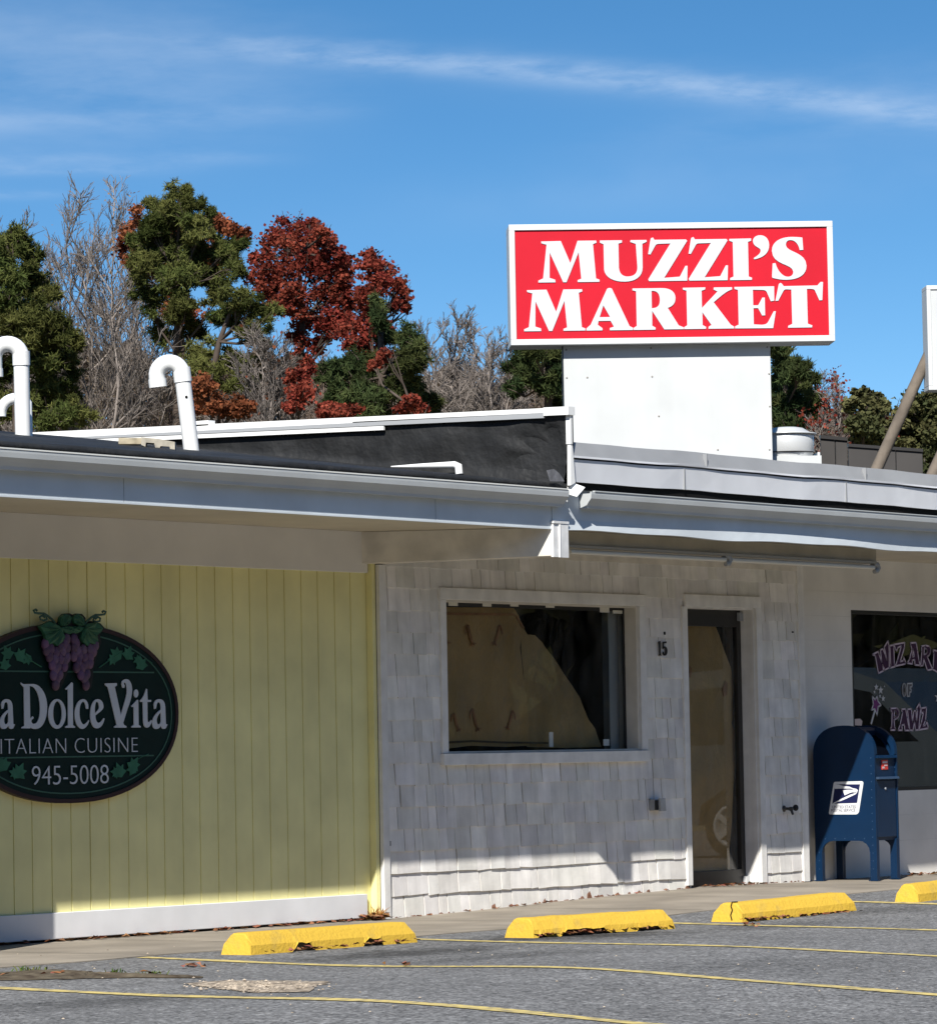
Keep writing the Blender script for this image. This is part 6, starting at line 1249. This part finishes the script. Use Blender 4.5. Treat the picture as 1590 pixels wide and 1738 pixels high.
for px, top, D, sd, lab, sp, lv in (
    (115, 308, 112, 31, 'tall bare grey tree, leftmost of the two tallest, behind the left pine', 0.9, ('tanleaf', 0.03, 2)),
    (188, 304, 113, 32, 'tall bare grey tree with few tan leaves, touching the tallest pine', 0.9, ('tanleaf', 0.10, 3)),
    (150, 352, 110, 33, 'bare grey tree standing between the two tallest bare trees', 0.9, None),
    (30, 375, 116, 34, 'bare tree whose twig tips show above the left pine', 1.0, None),
    (228, 350, 116, 35, 'bare tree in front of the orange maple, left of the tallest pine', 0.8, None),
    (75, 400, 109, 36, 'bare brown tree close behind the left pine', 0.9, None),
    (190, 430, 106, 37, 'low bare brown tree below the two tallest bare trees', 1.0, None),
    (455, 560, 101, 38, 'thin bare tree below the broad red maple', 1.0, ('oakleaf', 0.03, 2)),
    (738, 540, 108, 39, 'bare pale sapling nearest the dark cedar', 0.8, None),
    (768, 522, 110, 40, 'tallest bare pale sapling between cedar and sign column', 0.8, None),
    (800, 538, 112, 41, 'bare pale sapling right of the tallest sapling', 0.8, None),
    (832, 552, 109, 42, 'slender bare sapling left of the conifer by the sign column', 0.8, None),
    (860, 580, 111, 43, 'low bare sapling touching the conifer beside the sign column', 0.9, None),
    (1424, 628, 105, 44, 'nearly bare tree with few dull red leaves right of the silver fan', 0.8, ('maple', 0.22, 3)),
    (1392, 640, 108, 45, 'bare grey tree behind the dark tree right of the column', 0.8, None)):
    bare_tree(px, top + (48 if top < 450 else 26), D, sd, lab, sp, lv, fork=0.50 if top < 450 else 0.64, tint=1.0 if px > 700 else 0.9)
# brush: a thicket of bare stems that reads as one mass behind the parapet
rnd = random.Random(77); tk = MB()
for k in range(430):
    px = rnd.uniform(-60, 1640); D = rnd.uniform(114, 128)
    if px < 330: top = rnd.uniform(540, 690)
    elif px < 720: top = rnd.uniform(590, 700)
    elif px < 960: top = rnd.uniform(600, 690)
    else: top = rnd.uniform(690, 770)
    T = PD(px, top, D); B = PD(px + rnd.gauss(0, 18), 800, D); t = rnd.choice((rnd.uniform(0.25, 0.5), rnd.uniform(0.4, 0.8), rnd.uniform(0.8, 1.2))); tn = (t, t * rnd.uniform(.82, .93), t * rnd.uniform(.66, .85)); m_ = B.lerp(T, 0.5) + Vector((rnd.gauss(0, .15), rnd.gauss(0, .15), 0))
    tk.tube([B, m_, T], [0.045, 0.028, 0.008], 4, 0, tn, cap=False)
    for j in range(15):
        f = rnd.uniform(0.1, 0.98); o = B.lerp(m_, f * 2) if f < .5 else m_.lerp(T, f * 2 - 1); L = rnd.uniform(0.4, 1.5) * (1.1 - f * 0.6); d = Vector((rnd.gauss(0, .6), rnd.gauss(0, .6), rnd.uniform(0.2, 1))).normalized(); e = o + d * L
        tk.tube([o, o.lerp(e, .5) + Vector((rnd.gauss(0, .05), rnd.gauss(0, .05), .03)), e], [0.016, 0.011, 0.006], 3, 0, tn, cap=False)
        for q in range(2): f2 = rnd.uniform(.3, .9); o2 = o.lerp(e, f2); tk.tube([o2, o2 + (d + Vector((rnd.gauss(0, .5), rnd.gauss(0, .5), rnd.gauss(.1, .4)))).normalized() * L * .45], [0.009, 0.005], 3, 0, tn, cap=False)
tk.build('brush_thicket', M['twig'], label='tangled mass of bare brown brush behind the roofs', cat='brush', kind='stuff')
fw_ = Fol(); rnd = random.Random(78)
for k in range(15000):
    px = rnd.uniform(-150, 1750); top = 640 + 45 * mnoise.noise((px * 0.012, 3.3, 0)) + 25 * mnoise.noise((px * 0.05, 1.3, 0)) + (70 if px > 1000 else 0) - (40 if px < 250 else 0) - (35 if 330 < px < 700 else 0)
    py = top + abs(rnd.gauss(0, 1)) * 60; p = PD(px, py, rnd.uniform(138, 150)); fw_.leaf(p, rnd.uniform(0.25, 0.6), rnd, (rnd.random(), rnd.uniform(0.5, 1.0), 1))
fw_.mb.build('far_woods', M['brush'], label='dim brown woods far behind the trees', cat='woods', kind='stuff')

# ================================================================== WEEDS
def tuft(name, x, y, z, n, h_, m, label, cat, seed, sp=0.06, group=None):
    rnd = random.Random(seed); b = MB()
    for k in range(n):
        a = rnd.random() * 6.28; r_ = rnd.random() * sp; o = Vector((x + r_ * math.cos(a) * 1.6, y + r_ * math.sin(a), z)); L = h_ * rnd.uniform(.5, 1.1); d = Vector((rnd.gauss(0, .45), rnd.gauss(0, .45), 1)).normalized(); w = Vector((math.cos(a), math.sin(a), 0)) * rnd.uniform(0.002, 0.005)
        m_ = o + d * L * .6; e = o + d * L + Vector((d.x, d.y, -0.2)) * L * .35; b.add([o - w, o + w, m_ + w, m_ - w, e], [(0, 1, 2, 3), (3, 2, 4)], 0, (rnd.random(), rnd.uniform(.7, 1.2), 1))
    return b.build(name, m, label=label, cat=cat, group=group)
M['weed'] = leaf_mat('weed_green', (0.05, 0.11, 0.02), (0.16, 0.17, 0.05)); M['dry'] = leaf_mat('dry_grass', (0.34, 0.13, 0.03), (0.42, 0.24, 0.08))
for (px, py, n, h_, lab, sp) in ((48, 1649, 36, 0.042, 'leftmost low green weed on the dirt strip', 0.09), (198, 1653, 26, 0.042, 'thin green weed standing mid way along the dirt strip', 0.05), (258, 1657, 32, 0.038, 'yellowish green weed at the right end of dirt strip', 0.08)):
    P = PG(px, py); tuft('weed', P.x, P.y, zg(P.x, P.y), n, h_, M['weed'], lab, 'weed', px, sp, 'weeds on the dirt strip')
tuft('dry_grass', 23.66, 18.19, -0.07, 46, 0.13, M['dry'], 'orange dry grass tuft in the corner between yellow and shingle walls', 'grass tuft', 5, 0.045)

# ================================================================== what the window panes mirror: a dark van in the lot and unseen woods added to dim the sky light
VX = 36.0; VDY = 0.27
van = thing('parked_van', (VX + 0.95, 14.6, -0.02), 'dark van parked beyond the right edge, mirrored in the shop windows', 'van')
M['vpaint'] = mat('van_paint', (0.055, 0.068, 0.075), 0.25, 0.5, coat=0.4); M['vglass'] = mat('van_glass', (0.006, 0.007, 0.007), 0.05, 0.5); M['tyre'] = mat('tyre', (0.012, 0.012, 0.012), 0.85, 0.2); M['rim'] = mat('pale_rim', (0.34, 0.34, 0.33), 0.35, 0.5)
prof = [(12.10, 0.42), (12.05, 0.95), (12.22, 1.72), (12.45, 1.90), (13.6, 1.97), (14.7, 1.94), (15.25, 1.78), (15.95, 1.16), (16.75, 1.02), (16.95, 0.80), (16.98, 0.42), (16.45, 0.34), (16.42, 0.55), (16.05, 0.76), (15.68, 0.55), (15.65, 0.32), (13.75, 0.32), (13.72, 0.55), (13.35, 0.76), (12.98, 0.55), (12.95, 0.34)]
b = MB(); put(b, Frame((VX, VDY, 0), (0, 1, 0), (0, 0, 1), (1, 0, 0)), solid2d([prof], 1.9)); b.build('body', M['vpaint'], van, bevel=0.04)
for nm, lp in (('side_window', [(12.42, 1.18), (12.52, 1.72), (13.38, 1.78), (13.40, 1.18)]), ('side_window', [(13.52, 1.18), (13.52, 1.78), (14.42, 1.78), (14.42, 1.18)]), ('side_window', [(14.66, 1.18), (14.66, 1.76), (15.08, 1.68), (15.62, 1.18)])):
    b = MB(); put(b, Frame((VX, VDY, 0), (0, 1, 0), (0, 0, 1), (-1, 0, 0)), solid2d([lp], 0.006), 0.001); b.build(nm, M['vglass'], van)
for y in (13.35 + VDY, 16.05 + VDY):
    for sx in (0, 1):
        x = VX + 0.02 if sx == 0 else VX + 1.88; ax = (-1, 0, 0) if sx == 0 else (1, 0, 0)
        b = MB(); b.lathe((x, y, 0.335), [(0.22, -0.2), (0.335, -0.2), (0.345, -0.1), (0.335, 0.0), (0.22, 0.005)], 28, axis=ax); w = b.build('wheel', M['tyre'], van)
        b = MB(); b.lathe((x, y, 0.335), [(0.23, -0.03), (0.225, 0.008), (0.19, 0.0), (0.18, -0.03), (0.0, -0.035)], 28, axis=ax)
        for k in range(5): a = k * 1.2566; b.obox(Vector((x, y, 0.335)) + Vector(ax) * -0.02 + Vector((0, math.cos(a), math.sin(a))) * 0.02 - Vector((0, -math.sin(a), math.cos(a))) * 0.03, Vector((0, math.cos(a), math.sin(a))) * 0.18, Vector((0, -math.sin(a), math.cos(a))) * 0.06, Vector(ax) * 0.03)
        b.build('rim', M['rim'], w)
for y in (14.2 + VDY, 14.85 + VDY): b = MB(); b.box((VX - 0.03, y, 1.00), (VX - 0.001, y + 0.22, 1.04)); b.build('door_handle', M['bronze'], van, bevel=0.008)
fw_ = Fol(); rnd = random.Random(79)
for k in range(60000):
    a = R(rnd.uniform(92, 345)); r_ = rnd.uniform(44, 62); x, y = 26 + r_ * math.sin(a), 12 + r_ * math.cos(a)
    top = 13 + 3.5 * mnoise.noise((x * 0.12, y * 0.12, 1.0)) + 2.0 * mnoise.noise((x * 0.4, y * 0.4, 4.0)); z = top * rnd.random() - 0.3
    fw_.leaf(Vector((x, y, z)), rnd.uniform(0.5, 2.0) if r_ < 54 else rnd.uniform(1.2, 2.6), rnd, (rnd.random(), rnd.uniform(0.3, 0.8), 1))
fw_.mb.build('sky_block_woods', M['olive'], label='unseen woods added to block low sky and darken the window reflections', cat='woods', kind='stuff')
